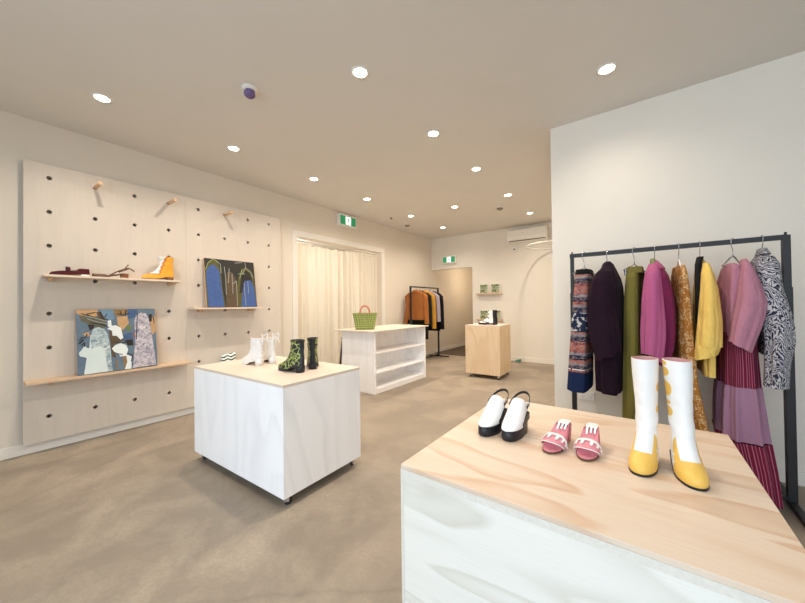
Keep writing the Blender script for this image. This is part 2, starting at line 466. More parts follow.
def dowel(y, z, length, lb=None, parent=None, x0=PX - PT, off=(0, 0, 0)):
    b = MB().cyl((x0 - off[0], y - off[1], z - off[2]), (x0 + length - off[0], y - off[1], z - off[2]), .0155, M['dowel'], n=18)
    if parent: return b.build('support_peg', parent)
    return tag(b.build('hanging_peg'), lb, 'peg', 'empty wooden pegs in the pegboard')
dowel(HY[1], HZ[7], .225, 'leftmost of the three bare wooden pegs near the pegboard top')
dowel(HY[3], HZ[7], .225, 'middle one of the three bare wooden pegs near the pegboard top')
dowel(HY[5], HZ[7], .225, 'bare wooden peg above the dark blue painting, rightmost of the three')
def shelf(y0, y1, zrow, pegs, lb, m='ply_shelf_pale'):
    z = HZ[zrow] + .0155
    t = thing('peg_shelf', lb, 'shelf', (PX, y0, z), group='plywood shelves resting on pegs in the pegboard')
    MB().box(.001, .175, 0, y1 - y0, 0, .018, M[m], .0015).build('board', t)
    for i in pegs: dowel(HY[i], HZ[zrow], .11, parent=t, off=(PX, y0, z))
    return z + .018
ZT = shelf(.398, 1.40, 4, (0, 3), 'top left plywood shelf on the pegboard, holding three single shoes')
ZM = shelf(1.517, 2.32, 3, (4, 6), 'short plywood shelf on the pegboard, holding the dark blue painting')
ZL = shelf(.302, 1.502, 1, (0, 3), 'low long plywood shelf on the pegboard, holding the grey blue abstract painting', 'ply_shelf')

# ------------------------------------------------------------------ the two paintings
P1 = [["tan",[[0.003,0.996],[0.248,0.998],[0.262,0.927],[0.222,0.886],[0.101,0.881],[0.006,0.945]]],["olive",[[0.035,0.904],[0.131,0.911],[0.253,0.875],[0.339,0.808],[0.346,0.711],[0.266,0.706],[0.144,0.766],[0.055,0.822]]],["brown",[[0.231,0.959],[0.286,0.968],[0.34,0.871],[0.332,0.819],[0.261,0.864]]],["sky",[[0.284,0.993],[0.44,0.998],[0.443,0.835],[0.348,0.818],[0.301,0.926]]],["ochre",[[0.44,0.998],[0.618,0.999],[0.617,0.915],[0.497,0.876],[0.447,0.921]]],["blue",[[0.618,0.999],[0.76,1.0],[0.722,0.867],[0.624,0.826]]],["tan",[[0.48,0.876],[0.616,0.882],[0.632,0.759],[0.544,0.644],[0.486,0.746]]],["green",[[0.597,0.717],[0.658,0.724],[0.657,0.635],[0.595,0.629]]],["brown",[[0.377,0.645],[0.544,0.655],[0.55,0.478],[0.423,0.415],[0.453,0.206],[0.403,0.234],[0.39,0.451]]],["ink",[[0.567,0.477],[0.672,0.489],[0.679,0.387],[0.609,0.384]]],["ochre",[[0.537,0.216],[0.606,0.218],[0.587,0.12],[0.543,0.016]]],["ink",[[0.129,0.767],[0.212,0.751],[0.188,0.691],[0.15,0.673]]],["tan",[[0.074,0.627],[0.142,0.653],[0.148,0.58],[0.096,0.584]]],["ink",[[0.02,0.489],[0.073,0.545],[0.083,0.524],[0.031,0.468]]],["ochre",[[0.444,0.185],[0.466,0.182],[0.458,0.019],[0.441,0.022]]],["tan",[[0.916,0.882],[1.0,0.867],[1.0,0.598],[0.94,0.533]]],["ink",[[0.907,0.905],[0.954,0.904],[0.947,0.777],[0.913,0.767]]],["red",[[0.679,0.6],[0.704,0.587],[0.692,0.487]]],["blue",[[0.543,0.567],[0.665,0.612],[0.672,0.5],[0.558,0.478]]],["white",[[0.364,0.817],[0.405,0.826],[0.411,0.729],[0.461,0.736],[0.527,0.689],[0.55,0.522],[0.516,0.493],[0.467,0.563],[0.417,0.567],[0.41,0.654],[0.361,0.678]]],["white",[[0.402,0.364],[0.448,0.413],[0.515,0.438],[0.583,0.398],[0.608,0.317],[0.581,0.243],[0.65,0.2],[0.638,0.001],[0.551,0.004],[0.587,0.12],[0.58,0.221],[0.503,0.22],[0.47,0.279],[0.429,0.306]]],["pale",[[0.071,0.002],[0.105,0.254],[0.031,0.285],[0.02,0.337],[0.055,0.384],[0.086,0.442],[0.108,0.408],[0.138,0.394],[0.156,0.6],[0.188,0.691],[0.251,0.718],[0.321,0.681],[0.36,0.582],[0.381,0.388],[0.4,0.008]]],["mottle",[[0.156,0.6],[0.188,0.691],[0.251,0.718],[0.321,0.681],[0.36,0.582],[0.374,0.421],[0.316,0.374],[0.254,0.423],[0.16,0.381]]],["mottle",[[0.316,0.342],[0.373,0.388],[0.403,0.018],[0.343,0.007]]],["mauve",[[0.656,0.009],[0.708,0.486],[0.703,0.778],[0.732,0.889],[0.796,0.936],[0.869,0.918],[0.906,0.813],[0.931,0.627],[0.981,0.015]]]]
P2 = [["moss",[[0.0,0.011],[0.001,0.76],[0.073,0.921],[0.168,0.997],[0.248,0.935],[0.291,0.733],[0.313,0.325],[0.35,0.007]]],["cobalt",[[0.02,0.006],[0.017,0.495],[0.019,0.717],[0.079,0.832],[0.152,0.883],[0.222,0.831],[0.27,0.732],[0.287,0.437],[0.318,0.003]]],["brown",[[0.361,0.007],[0.372,0.44],[0.42,0.741],[0.518,0.747],[0.587,0.587],[0.625,0.448],[0.59,0.004]]],["moss",[[0.568,0.005],[0.634,0.613],[0.712,0.806],[0.809,0.884],[0.923,0.819],[0.973,0.652],[1.0,0.29],[0.99,0.0]]],["ink2",[[0.639,0.284],[0.706,0.687],[0.805,0.812],[0.907,0.746],[0.942,0.53],[0.859,0.527],[0.732,0.333]]],["cobalt",[[0.657,0.0],[0.709,0.333],[0.768,0.571],[0.91,0.589],[0.971,0.41],[0.99,0.0]]]]
L2 = [["line",[[0.188,0.987],[0.299,0.894],[0.3,0.711]]],["line",[[0.371,0.853],[0.381,0.624],[0.374,0.257]]],["line",[[0.467,0.825],[0.43,0.511]]],["line",[[0.516,0.712],[0.505,0.282]]],["line",[[0.58,0.028],[0.597,0.564],[0.516,0.491]]],["line",[[0.73,0.712],[0.807,0.86],[0.92,0.771],[0.961,0.652]]],["line",[[0.584,0.95],[0.744,0.975]]],["line",[[0.803,0.991],[0.819,0.861]]],["line",[[0.754,0.523],[0.753,0.286],[0.761,0.026]]],["line",[[0.838,0.574],[0.834,0.287]]],["lime",[[0.639,0.719],[0.788,0.727]]],["lime",[[0.668,0.614],[0.736,0.831]]],["lime",[[0.015,0.761],[0.062,0.898],[0.158,0.991],[0.249,0.947]]]]
PC = {k: plain('paint_' + k, c, .6, vary=v, scale=s) for k, c, v, s in (
    ('ground', '6c8296', .25, 16), ('tan', 'cda677', .2, 22), ('olive', '6f6c58', .3, 30), ('brown', '6b563f', .35, 30), ('sky', '7494ad', .15, 18),
    ('ochre', 'a07f54', .3, 30), ('blue', '4a6791', .25, 25), ('green', '73854f', .25, 25), ('ink', '2f2a26', .2, 20), ('red', 'b5605a', .2, 20),
    ('white', 'e4eaea', .04, 20), ('pale', 'd3e0de', .05, 14), ('mottle', 'a9b7bb', .35, 40), ('mauve', 'b9b4be', .4, 38),
    ('night', '34332f', .35, 20), ('moss', '66622f', .35, 40), ('cobalt', '4867a8', .28, 26), ('ink2', '2c2a26', .3, 25), ('line', 'a3a79d', .15, 60), ('lime', '9bb07a', .15, 60))}
def mottled(name, c1, c2, c3):
    m = NT(name, .65); n = m.noise(m.co(), 26, 4, .7, .8)
    m.color(m.ramp(n, [(.36, c1), (.5, c2), (.66, c3)])); return m.m
PC['mottle'] = mottled('paint_mottle', '6f8088', 'a9b9bd', 'ccd7d8')
PC['mauve'] = mottled('paint_mauve', '6f6e7c', 'b3aeb8', 'd6cccd')
L1 = [('ink', [(.03, .52), (.06, .57), (.10, .56), (.12, .62)]), ('ink', [(.05, .45), (.09, .49), (.08, .42)]), ('ink', [(.27, .96), (.31, .86), (.38, .82)]), ('ink', [(.36, .93), (.33, .87)]),
      ('ink', [(.48, .93), (.56, .90), (.65, .93)]), ('ink', [(.52, .98), (.54, .90)]), ('ink', [(.60, .98), (.59, .91)]), ('ink', [(.75, .93), (.735, .70), (.72, .48)]), ('ink', [(.93, .88), (.97, .86), (.98, .74)]),
      ('ink', [(.16, .79), (.30, .76), (.38, .70)]), ('ink', [(.45, .45), (.54, .44), (.62, .47)]), ('ink', [(.46, .27), (.53, .25)]), ('ink', [(.60, .26), (.66, .22), (.64, .12)]), ('line', [(.10, .90), (.22, .86), (.36, .80)]),
      ('line', [(.12, .86), (.24, .80), (.37, .76)]), ('ink', [(.12, .93), (.22, .955)]), ('ink', [(.06, .94), (.16, .90)])]
def painting(name, label, y0, wd, z0, ht, xb, tilt, base, patches, lines=()):
    t = thing(name, label, 'painting', (xb, y0, z0), (0, -tilt, 0))
    b = MB().box(-.03, 0, 0, wd, 0, ht, M['dowel'], .001)
    b.build('stretcher', t)
    b = MB().box(0, .0015, 0, wd, 0, ht, PC[base])
    x = .0018
    for k, pts in patches:
        b.face([(x, u * wd, v * ht) for u, v in pts], PC[k]); x += .00012
    for k, pts in lines:
        for (u0, v0), (u1, v1) in zip(pts, pts[1:]):
            d = Vector((u1 - u0, v1 - v0)); d = Vector((-d.y, d.x)).normalized() * .006
            b.face([(x, (u0 - d.x) * wd, (v0 - d.y) * ht), (x, (u1 - d.x) * wd, (v1 - d.y) * ht), (x, (u1 + d.x) * wd, (v1 + d.y) * ht), (x, (u0 + d.x) * wd, (v0 + d.y) * ht)], PC[k])
        x += .00012
    o = b.build('canvas', t, recalc=False)
    return t
painting('painting', 'square abstract painting in grey blue with two pale arched shapes, leaning on the low shelf', .603, .588, ZL + .005, .588, -4.01, .14, 'ground', P1, L1)
painting('painting', 'square dark painting with blue arches and white lines, leaning on the short shelf', 1.668, .60, ZM + .005, .585, -4.01, .14, 'night', P2, L2)

# ------------------------------------------------------------------ shoes
def oval(xb, xf, hw, n=40, heel=.78, sq=1.0, bend=0.0):
    pts = []
    for k in range(n):
        a = 2 * PI * k / n; c, s_ = math.cos(a), math.sin(a)
        cx = math.copysign(abs(c) ** sq, c); sy = math.copysign(abs(s_) ** sq, s_)
        u = (cx + 1) / 2
        pts.append((lerp(xb, xf, u), hw * sy * lerp(heel, 1.0, sm(0, .75, u)) + bend * math.sin(u * PI)))
    return pts
def lift_fn(L, heel_h, sole=.008):
    return lambda x: sole + (heel_h - sole) * (1 - sm(.18 * L, .66 * L, x))
def boot_parts(t, L, w, heel_h, shaft_h, mats, ankle=(.47, .62), top=(.46, .66), toe_sq=.85, n=44, seg=4, tilt=(0, 0), fins=None):
    """heel at x=0, toe towards +x; shaft_h is the height of the top edge over the floor"""
    lf = lift_fn(L, heel_h)
    top_z = shaft_h - heel_h
    tab = [(0, 0.0, 1.0, 1.0), (.012, -.008, 1.012, 1.04), (.03, -.01, .985, 1.02), (.044, -.008, .90, .95), (.056, -.004, .79, .88), (.068, .0, .69, .83), (.082, .005, .60, .80), (.1, .012, .53, .75),
           (.125, .02, ankle[0] + .01, ankle[1] + .04), (.15, .02, ankle[0], ankle[1])]
    h = top_z - .15
    for k in range(1, 9):
        q = k / 8
        tab.append((.15 + h * q, lerp(.02, -.005, q), lerp(ankle[0], top[0], sm(0, 1, q)), lerp(ankle[1], top[1], sm(0, 1, q))))
    # refine
    fine = []
    for a, b in zip(tab, tab[1:]):
        for k in range(seg): fine.append(tuple(lerp(p, q, k / seg) for p, q in zip(a, b)))
    fine.append(tab[-1])
    def ring(z, xb, xf, hw, shrink=0.0):
        pts = []
        sq = lerp(toe_sq, 1.0, sm(.02, .1, z)); heel = lerp(.74, 1.0, sm(.05, .14, z))
        for x, y in oval(xb * L + shrink, xf * L - shrink, max(.004, hw * w - shrink), n, heel, sq):
            fade = sm(.05, .16, z)
            zz = z + lerp(lf(x), heel_h, fade)
            wr = .0016 * math.sin(z * 95 + y * 60) * sm(.07, .12, z) * (1 - sm(.2, .4, z))
            pts.append((x + wr + tilt[0] * max(0, z - .1), y + tilt[1] * max(0, z - .1), zz))
        return pts
    up_ = MB().loft([ring(*r) for r in fine], mats['upper'], True, False)
    z, xb, xf, hw = fine[-1]
    up_.loft([ring(z, xb, xf, hw), ring(z + .001, xb, xf, hw, .003)], mats['upper'], False, False)
    u = up_.build('upper', t)
    MB().loft([ring(z + .001, xb, xf, hw, .003)] + [ring(*r, .005) for r in fine[-2:-12:-3]], mats['lining'], False, True).build('lining', u)
    so = [(x, y) for x, y in oval(-.004, L * 1.006, w * 1.03, n, .74, toe_sq)]
    MB().prism(so, lambda x, y: lf(x) - .0085, lambda x, y: lf(x) + .001, mats['sole']).build('sole', t)
    he = oval(.0, .27 * L, w * .74, 24, .9, .8); he2 = oval(.006, .25 * L, w * .66, 24, .9, .8)
    MB().loft([[(x, y, 0) for x, y in he2], [(x, y, lf(x) - .004) for x, y in he]], mats['heel']).build('heel', t)
    return u
def lea(name, c, rough=.42, vary=.07, bump=.12): return plain(name, c, rough, vary=vary, scale=40, bump=bump)
M['white_leather'] = lea('white_leather', 'f0efed', .45, .03)
M['black_leather'] = lea('black_leather', '23242a', .38, .2)
M['tan_lining'] = lea('tan_lining', 'c9a98a', .6)
M['pink_lining'] = lea('pink_lining', 'd9a9a6', .6)
M['yellow_leather'] = lea('yellow_leather', 'e8b74a', .4)
M['orange_leather'] = lea('orange_leather', 'c9702b', .45)
M['burgundy'] = lea('burgundy_patent', '541821', .15, .1, .02)
M['brown_leather'] = lea('brown_leather', '6b4a35', .4)
M['stack_heel'] = lea('stacked_heel', '8a5533', .5, .2)
M['pink_leather'] = lea('pink_leather', 'e0909b', .45, .05)
def ellipse_mask(m, a, b, lst):
    """1 inside any of the ellipses (ca, cb, ra, rb)"""
    out = None
    for ca, cb, ra, rb in lst:
        da = m.math('POWER', m.math('DIVIDE', m.math('SUBTRACT', a, ca), ra), 2.0)
        db = m.math('POWER', m.math('DIVIDE', m.math('SUBTRACT', b, cb), rb), 2.0)
        g = m.math('LESS_THAN', m.math('ADD', da, db), 1.0)
        out = g if out is None else m.math('MAXIMUM', out, g)
    return out
def scallop_leather(side):
    m = NT('white_and_yellow_leather', .42); x, y, z = m.sep(m.co())
    cap = m.math('GREATER_THAN', x, m.math('ADD', .172, m.math('MULTIPLY', m.math('POWER', m.math('DIVIDE', y, .045), 2.0), -.035)))
    low = m.math('LESS_THAN', z, .075)
    toe = m.math('MULTIPLY', cap, low)
    sd = m.math('MULTIPLY', y, float(side))
    sc = ellipse_mask(m, sd, z, [(.056, .385, .012, .020), (.055, .315, .018, .036), (.050, .262, .012, .012), (.048, .226, .014, .026), (.055, .42, .006, .010)])
    fl = ellipse_mask(m, x, z, [(.115, .11, .022, .034), (.138, .088, .026, .018), (.15, .066, .03, .016)])
    k = m.math('MAXIMUM', m.math('MAXIMUM', toe, sc), m.math('MULTIPLY', fl, m.math('GREATER_THAN', m.math('ABSOLUTE', y), .030)))
    m.color(m.mix(k, 'f0f0ee', 'ecbf5c'))
    m.bump(m.noise(m.co((1, 1, 1.6)), 28, 3), .25, .01)
    return m.m
T = .605   # top of the foreground plinth
def place(name, label, toe, heading, z, group=None, L=.25):
    """toe = floor point of the toe tip, heading = direction the toe points to (radians from +x)"""
    c, s_ = math.cos(heading) * SS, math.sin(heading) * SS; toe = (toe[0] * .891, toe[1] * .891)
    t = thing(name, label, 'shoe', (toe[0] - L * c, toe[1] - L * s_, z), (0, 0, heading), group)
    t.scale = (SS, SS, SS); return t
SS = .92
D = math.radians
# tall white and yellow boots
G = 'tall white and yellow boots on the foreground plinth'
for toe, hd, side, tl, lb in (((-.012, 1.588), D(-100), 1, (.0, -.01), 'tall white boot with yellow toe and scallops, left one of the pair'),
                     ((.166, 1.588), D(-80), -1, (-.05, -.03), 'tall white boot with yellow toe and scallops, right one of the pair')):
    t = place('ankle_boot', lb, toe, hd, T, G, .235); t.name = 'tall_boot'
    boot_parts(t, .235, .047, .055, .432, {'upper': scallop_leather(side), 'lining': M['pink_lining'], 'sole': M['black_leather'], 'heel': M['black_leather']}, ankle=(.48, .80), top=(.54, .98), toe_sq=.85, tilt=tl)

# pink mules
def mule(label, toe, hd):
    L, w, hh = .25, .048, .088
    t = place('mule', label, toe, hd, T, 'pink mules on the foreground plinth', L)
    lf = lift_fn(L, hh, .012)
    so = oval(0, L, w * .98, 44, .62, .9)
    MB().prism(so, lambda x, y: lf(x) - .009, lambda x, y: lf(x) - .002, M['brown_leather']).build('outsole', t)
    ins = MB().prism(oval(.002, L - .003, w * .95, 44, .62, .9), lambda x, y: lf(x) - .002, lambda x, y: lf(x) + .004, M['pink_leather']).build('insole', t)
    # white drip print on the heel end of the insole
    pr = MB()
    hwid = w * .62 * .80
    def drip(u):  # length of the drip along x for the cross position u
        ph = (u * 3.0) % 1.0
        return .062 + (.034 if .22 < ph < .78 else .004) * (1.0 if u < .33 else .8)
    pr.grid(lambda u, v: (lerp(.010 + .018 * abs(2 * u - 1) ** 3, drip(u), v), lerp(-hwid, hwid, u), lf(lerp(.012, drip(u), v)) + .0052), 48, 10, M['white_leather'], smooth=False)
    pr.build('drip_print', ins)
    MB().loft([[(x, y, 0) for x, y in oval(.008, .055, w * .44, 24, .95, .8)], [(x, y, lf(x) - .008) for x, y in oval(.002, .066, w * .56, 24, .9, .8)]], M['pink_leather']).build('heel', t)
    # vamp band: an arch over the toes
    def arch(u, v, off=0.0):
        a = PI * u
        x = lerp(.224, .150, v) - (.040 * (1 - math.sin(a)) * (1 - v)) + .012 * (1 - math.sin(a)) * v
        hw = w * lerp(.95, .97, v) + off
        hgt = lerp(.030, .044, v) + off
        y = -hw * math.copysign(abs(math.cos(a)) ** .8, math.cos(a))
        return (x, y, max(.012, lf(x) - .004) + hgt * math.sin(a) ** .75)
    band = MB().grid(lambda u, v: arch(u, v, .004), 40, 10, M['pink_leather'], .003).build('vamp_band', t)
    def dl(u):
        ph = (u * 6.0) % 1.0
        return .20 + ((.40 if .25 < ph < .75 else 0.0) if .04 < u < .96 else 0.0)
    MB().grid(lambda u, v: arch(u, lerp(1.0, 1 - dl(u), v), .0068), 72, 6, M['white_leather'], .0025).build('drip_trim', band)
    MB().tube([arch(u / 20, 0, .004) for u in range(21)], .0022, M['white_leather'], 6).build('edge_piping', band)
mule('pink peep-toe mule with white drips, left one of the pair', (-.352, 1.585), D(-101))
mule('pink peep-toe mule with white drips, right one of the pair', (-.204, 1.60), D(-93))

# white platform clogs
def clog(label, toe, hd, s):
    L, w, ph = .245, .047, .05
    t = place('platform_clog', label, toe, hd, T, 'white and black platform clogs on the foreground plinth', L)
    so = oval(0, L, w, 44, .74, .82); so2 = oval(.004, L - .006, w * .97, 44, .74, .82)
    bt = lambda x: .0 if x > .13 or x < .085 else .012 * math.sin((x - .085) / .045 * PI)
    hz = lambda x: ph + .022 * (1 - sm(.05, .15, x))
    MB().loft([[(x, y, bt(x)) for x, y in so2], [(x, y, .006 + bt(x)) for x, y in so], [(x, y, hz(x)) for x, y in so], [(x, y, hz(x) + .002) for x, y in so2]], M['black_leather']).build('platform_sole', t)
    MB().prism(oval(.004, L - .01, w * .93, 40, .74, .82), lambda x, y: hz(x) + .002, lambda x, y: hz(x) + .005, M['tan_lining']).build('insole', t)
    def uppr(u, v):
        a = PI * u
        x = lerp(L + .002, .082, v)
        x += (.05 * abs(math.cos(a)) ** 3) * v * -0.2
        half = w * math.sqrt(max(0, 1 - ((x - .13) / (L + .003 - .13)) ** 2.6)) if x > .13 else w * lerp(1.0, .9, (.13 - x) / .07)
        hgt = lerp(.002, .108, sm(-.05, 1.0, v) * .95 + .05 * v) if v > 0 else 0.001
        return (x, -half * 1.02 * math.copysign(abs(math.cos(a)) ** .85, math.cos(a)), hz(x) + .001 + hgt * math.sin(a) ** lerp(.8, .42, v))
    up_ = MB().grid(uppr, 40, 22, M['white_leather'], .003).build('upper', t)
    MB().tube([Vector(uppr(.5, k / 16)) + Vector((0, 0, .0012)) for k in range(1, 17)], .0013, M['ply_edge'], 6).build('centre_seam', up_)
    # heel counter and slingback strap
    side = lambda sgn: [Vector((.085, sgn * w * .98, ph + .012)), Vector((.088, sgn * w * .96, ph + .075))]
    def cup(u, v):
        a = lerp(-1.0, 1.0, u); 
        x = .10 - .10 * math.cos(a * PI / 2 * .98); y = w * .93 * math.sin(a * PI / 2)
        return (x + .008 * (1 - v), y, hz(x) + .001 + .03 * v * (1 - .2 * abs(a)))
    st = MB()
    def strap(u, v):
        a = lerp(-1.0, 1.0, u); q = math.cos(a * PI / 2)
        x = .09 - .095 * q ** .8; y = w * .98 * math.sin(a * PI / 2)
        return (x, y, ph + .085 + .052 * q ** .9 + (v - .5) * .014)
    st.grid(strap, 30, 2, M['black_leather'], .0028)
    so_ = st.build('heel_strap', t)
    bk = strap(.93 if s > 0 else .07, .5)
    MB().box(bk[0] - .008, bk[0] + .008, bk[1] - .005, bk[1] + .005, bk[2] - .012, bk[2] + .012, M['chrome'], .002).build('buckle', so_)
    MB().grid(lambda u, v: (lerp(.06, .15, u), s * (w * (1.005 - .04 * (1 - u))), hz(lerp(.06, .15, u)) + lerp(.002, .055 * (1 - abs(u - .35)), v)), 10, 4, M['black_leather'], .003).build('side_panel', t)
clog('white clog on a black platform with slingback strap, left one of the pair', (-.672, 1.60), D(-98), 1)
clog('white clog on a black platform with slingback strap, right one of the pair', (-.548, 1.61), D(-95), 1)

# shoes on the top pegboard shelf (toes to the left)
SX = PX + .095
t = thing('mary_jane', 'glossy burgundy flat shoe with instep strap at the left end of the top shelf', 'shoe', (SX, .688, ZT), (0, 0, D(-90)))
L, w = .252, .04; lf = lift_fn(L, .02, .006)
MB().prism(oval(0, L, w, 40, .76, 1.1), lambda x, y: lf(x) - .006, lambda x, y: lf(x), M['brown_leather']).build('sole', t)
MB().prism(oval(.0, .07, w * .76, 24, .9, .8), 0, lambda x, y: lf(x) - .004, M['white_leather']).build('heel', t)
rings = []
for z, sh in ((0, 0), (.012, .0), (.025, .008), (.036, .016)):
    r = []
    for x, y in oval(0 + sh * .2, L - sh * .8, w - sh * .35, 40, .76, 1.1):
        zz = z * (1 if x < .16 else lerp(1.0, .55, sm(.16, .28, x)))
        r.append((x, y, lf(x) + zz + (.012 * z / .036 if x < .08 else 0)))
    rings.append(r)
u = MB().loft(rings, M['burgundy'], True, False).build('upper', t)
MB().grid(lambda a, b: (lerp(.165, .235, a), w * .8 * (2 * b - 1) * math.sqrt(max(.02, 1 - (a * .93) ** 2)), lf(.2) + lerp(.028, .014, a) + .004 * math.sin(PI * b)), 10, 8, M['burgundy'], .002).build('toe_cap', t)
st = MB().grid(lambda a, b: (.128 + .02 * b, -w * .92 * math.cos(PI * a), lf(.13) + .03 + .038 * math.sin(PI * a) ** .8), 20, 2, M['burgundy'], .003).build('strap', t)
MB().box(.126, .15, -.04, -.034, .052, .085, M['dark_plastic'], .002).build('buckle', st)
t = thing('slingback_sandal', 'brown low-heeled sandal with curled straps in the middle of the top shelf', 'shoe', (SX, .968, ZT), (0, 0, D(-90)))
L, w, hh = .262, .036, .046; lf = lift_fn(L, hh, .008)
MB().prism(oval(0, L, w, 40, .74, .9), lambda x, y: lf(x) - .006, lambda x, y: lf(x), M['brown_leather']).build('sole', t)
MB().prism(oval(.004, .066, w * .72, 24, .9, .8), 0, lambda x, y: lf(x) - .005, M['stack_heel']).build('heel', t)
MB().grid(lambda a, b: (lerp(.262, .17, b), -w * math.cos(PI * a) * lerp(.75, 1, b), lf(.22) + .024 * math.sin(PI * a) ** .7), 20, 6, M['brown_leather'], .003).build('toe_strap', t)
b = MB()
b.tube([(.15, .03, .02), (.10, .028, .055), (.05, .026, .085), (.01, .02, .10), (-.02, 0, .092), (-.045, -.012, .075)], .0055, M['brown_leather'], 8)
b.tube([(.04, .024, .085), (.02, .015, .115), (.005, .0, .135)], .0045, M['brown_leather'], 8)
b.tube([(.01, .02, .10), (-.01, -.02, .10), (.02, -.026, .085), (.07, -.03, .06)], .005, M['brown_leather'], 8)
b.build('heel_strap', t)
m = NT('yellow_white_leather', .4); x, y, z = m.sep(m.co())
fr = m.math('SUBTRACT', x, m.math('MULTIPLY', z, -.35))   # the white front and the wavy orange seam follow the shaft
edge = m.math('ADD', .168, m.math('MULTIPLY', m.math('SINE', m.math('MULTIPLY', z, 150.0)), .004))
hi = .064
wmask = m.math('MULTIPLY', m.math('GREATER_THAN', fr, edge), m.math('GREATER_THAN', z, hi))
omask = m.math('MULTIPLY', m.math('GREATER_THAN', m.math('ADD', fr, .018), edge), m.math('GREATER_THAN', z, hi - .012))
m.color(m.mix(wmask, m.mix(omask, 'e9a93a', 'cf7630'), 'e9e6df')); M['yellow_white'] = m.m
t = thing('ankle_boot', 'mustard yellow ankle boot with white front at the right end of the top shelf', 'shoe', (SX, 1.345, ZT), (0, 0, D(-90)))
boot_parts(t, .275, .044, .032, .245, {'upper': M['yellow_white'], 'lining': M['tan_lining'], 'sole': M['brown_leather'], 'heel': M['stack_heel']}, ankle=(.46, .75), top=(.54, .9), toe_sq=1.0)

# ------------------------------------------------------------------ rolling plinths
def castor(t, x, y, ang=0.0):
    T_ = Matrix.Translation((x, y, 0)) @ Matrix.Rotation(ang, 4, 'Z')
    b = MB()
    w1 = bmesh.new(); bmesh.ops.create_cone(w1, cap_ends=True, segments=20, radius1=.024, radius2=.024, depth=.018)
    b.add(w1, M['castor_grey'], T_ @ Matrix.Translation((.012, 0, .024)) @ Matrix.Rotation(PI / 2, 4, 'X'))
    o = b.build('castor', t)
    f = MB()
    for s_ in (-1, 1): f.box(-.012, .02, s_ * .011 - .0015, s_ * .011 + .0015, .02, .06, M['chrome'], .001, T_)
    f.box(-.02, .022, -.013, .013, .058, .062, M['chrome'], .001, T_)
    f.box(-.028, .028, -.028, .028, .062, .0655, M['chrome'], 0, T_)
    f.build('fork', o)
def panelled_plinth(name, label, loc, rot, W_, D_, z0, z1, front, side, top, top_t=.018, lip=0.0, side_name='side_panel'):
    t = thing(name, label, 'plinth', loc, (0, 0, rot))
    e = .0015; p = .018
    MB().box(0, W_, 0, p, z0, z1 - top_t, front, e).build('front_panel', t)
    MB().box(0, W_, D_ - p, D_, z0, z1 - top_t, front, e).build('back_panel', t)
    MB().box(0, p, p, D_ - p, z0, z1 - top_t, side, e).build('side_panel', t)
    MB().box(W_ - p, W_, p, D_ - p, z0, z1 - top_t, side, e).build('side_panel', t)
    MB().box(-lip, W_ + lip, -lip, D_ + lip, z1 - top_t, z1, top, e).build('top_panel', t)
    for x in (.05, W_ - .05):
        for y in (.05, D_ - .05): castor(t, x, y, .7 * (x + 3 * y))
    return t
t = panelled_plinth('display_plinth', 'big white washed plinth on castors, with white and patterned boots on it', (-2.902, 1.107, 0), D(1.3), 1.178, .675, .066, .748, M['limed_front'], M['limed_front'], M['ply_pale'])
t = panelled_plinth('display_plinth', 'large raw plywood plinth in the foreground, with mules, clogs and tall boots on it', (-.754, 1.005, 0), 0, 1.075, 1.082, .05, T, M['table_front'], M['table_front'], M['ply_top'], .016)
# pale edge strips on the front of the foreground plinth
b = MB(); b.box(0, 1.075, -.0015, -.0002, T - .040, T - .0165, M['ply_edge']); b.box(0, .012, -.0015, -.0002, .07, T - .04, M['ply_edge'])
b.build('edge_strip', t)
t = panelled_plinth('display_plinth', 'tall narrow pine plywood plinth on castors at the back, with one boot on it', (-2.385, 5.045, 0), D(1.0), .59, .56, .066, .872, M['ply_box'], M['ply_box'], M['ply_pale'])

# ------------------------------------------------------------------ counter with shelves
t = thing('shop_counter', 'white washed counter with two open shelves in front of the curtain', 'counter', (-3.56, 3.33, 0))
cw, cd, ch = .64, 1.30, .856
wf = M['limed_front']
MB().box(0, cw, 0, .03, 0, ch, wf, .002).build('end_panel', t)
MB().box(0, cw, cd - .03, cd, 0, ch, wf, .002).build('end_panel', t)
MB().box(0.25, .268, .03, cd - .03, .0, ch, wf).build('back_panel', t)
MB().box(-.06, cw + .05, -.10, cd + .03, ch, ch + .016, M['ply_pale'], .002).build('worktop', t)
for z in (.275, .548):
    s_ = MB().box(.268, cw - .004, .03, cd - .03, z, z + .016, wf, .001).build('shelf', t)
MB().box(.268, cw - .006, .03, cd - .03, .05, .066, wf).build('shelf', t)
MB().box(cw - .024, cw - .008, .03, cd - .03, 0, .05, wf).build('kickboard', t)
ZC = ch + .016
# black pole between counter and doorway
tag(MB().tube([(-3.79, 3.46, .0), (-3.765, 3.485, .35), (-3.74, 3.51, .70)], .015, M['black_metal'], 10).cyl((-3.735, 3.50, .70), (-3.735, 3.525, .745), .02, M['black_metal']).build('black_pole'),
    'short black pole leaning upright behind the left end of the white counter', 'pole')

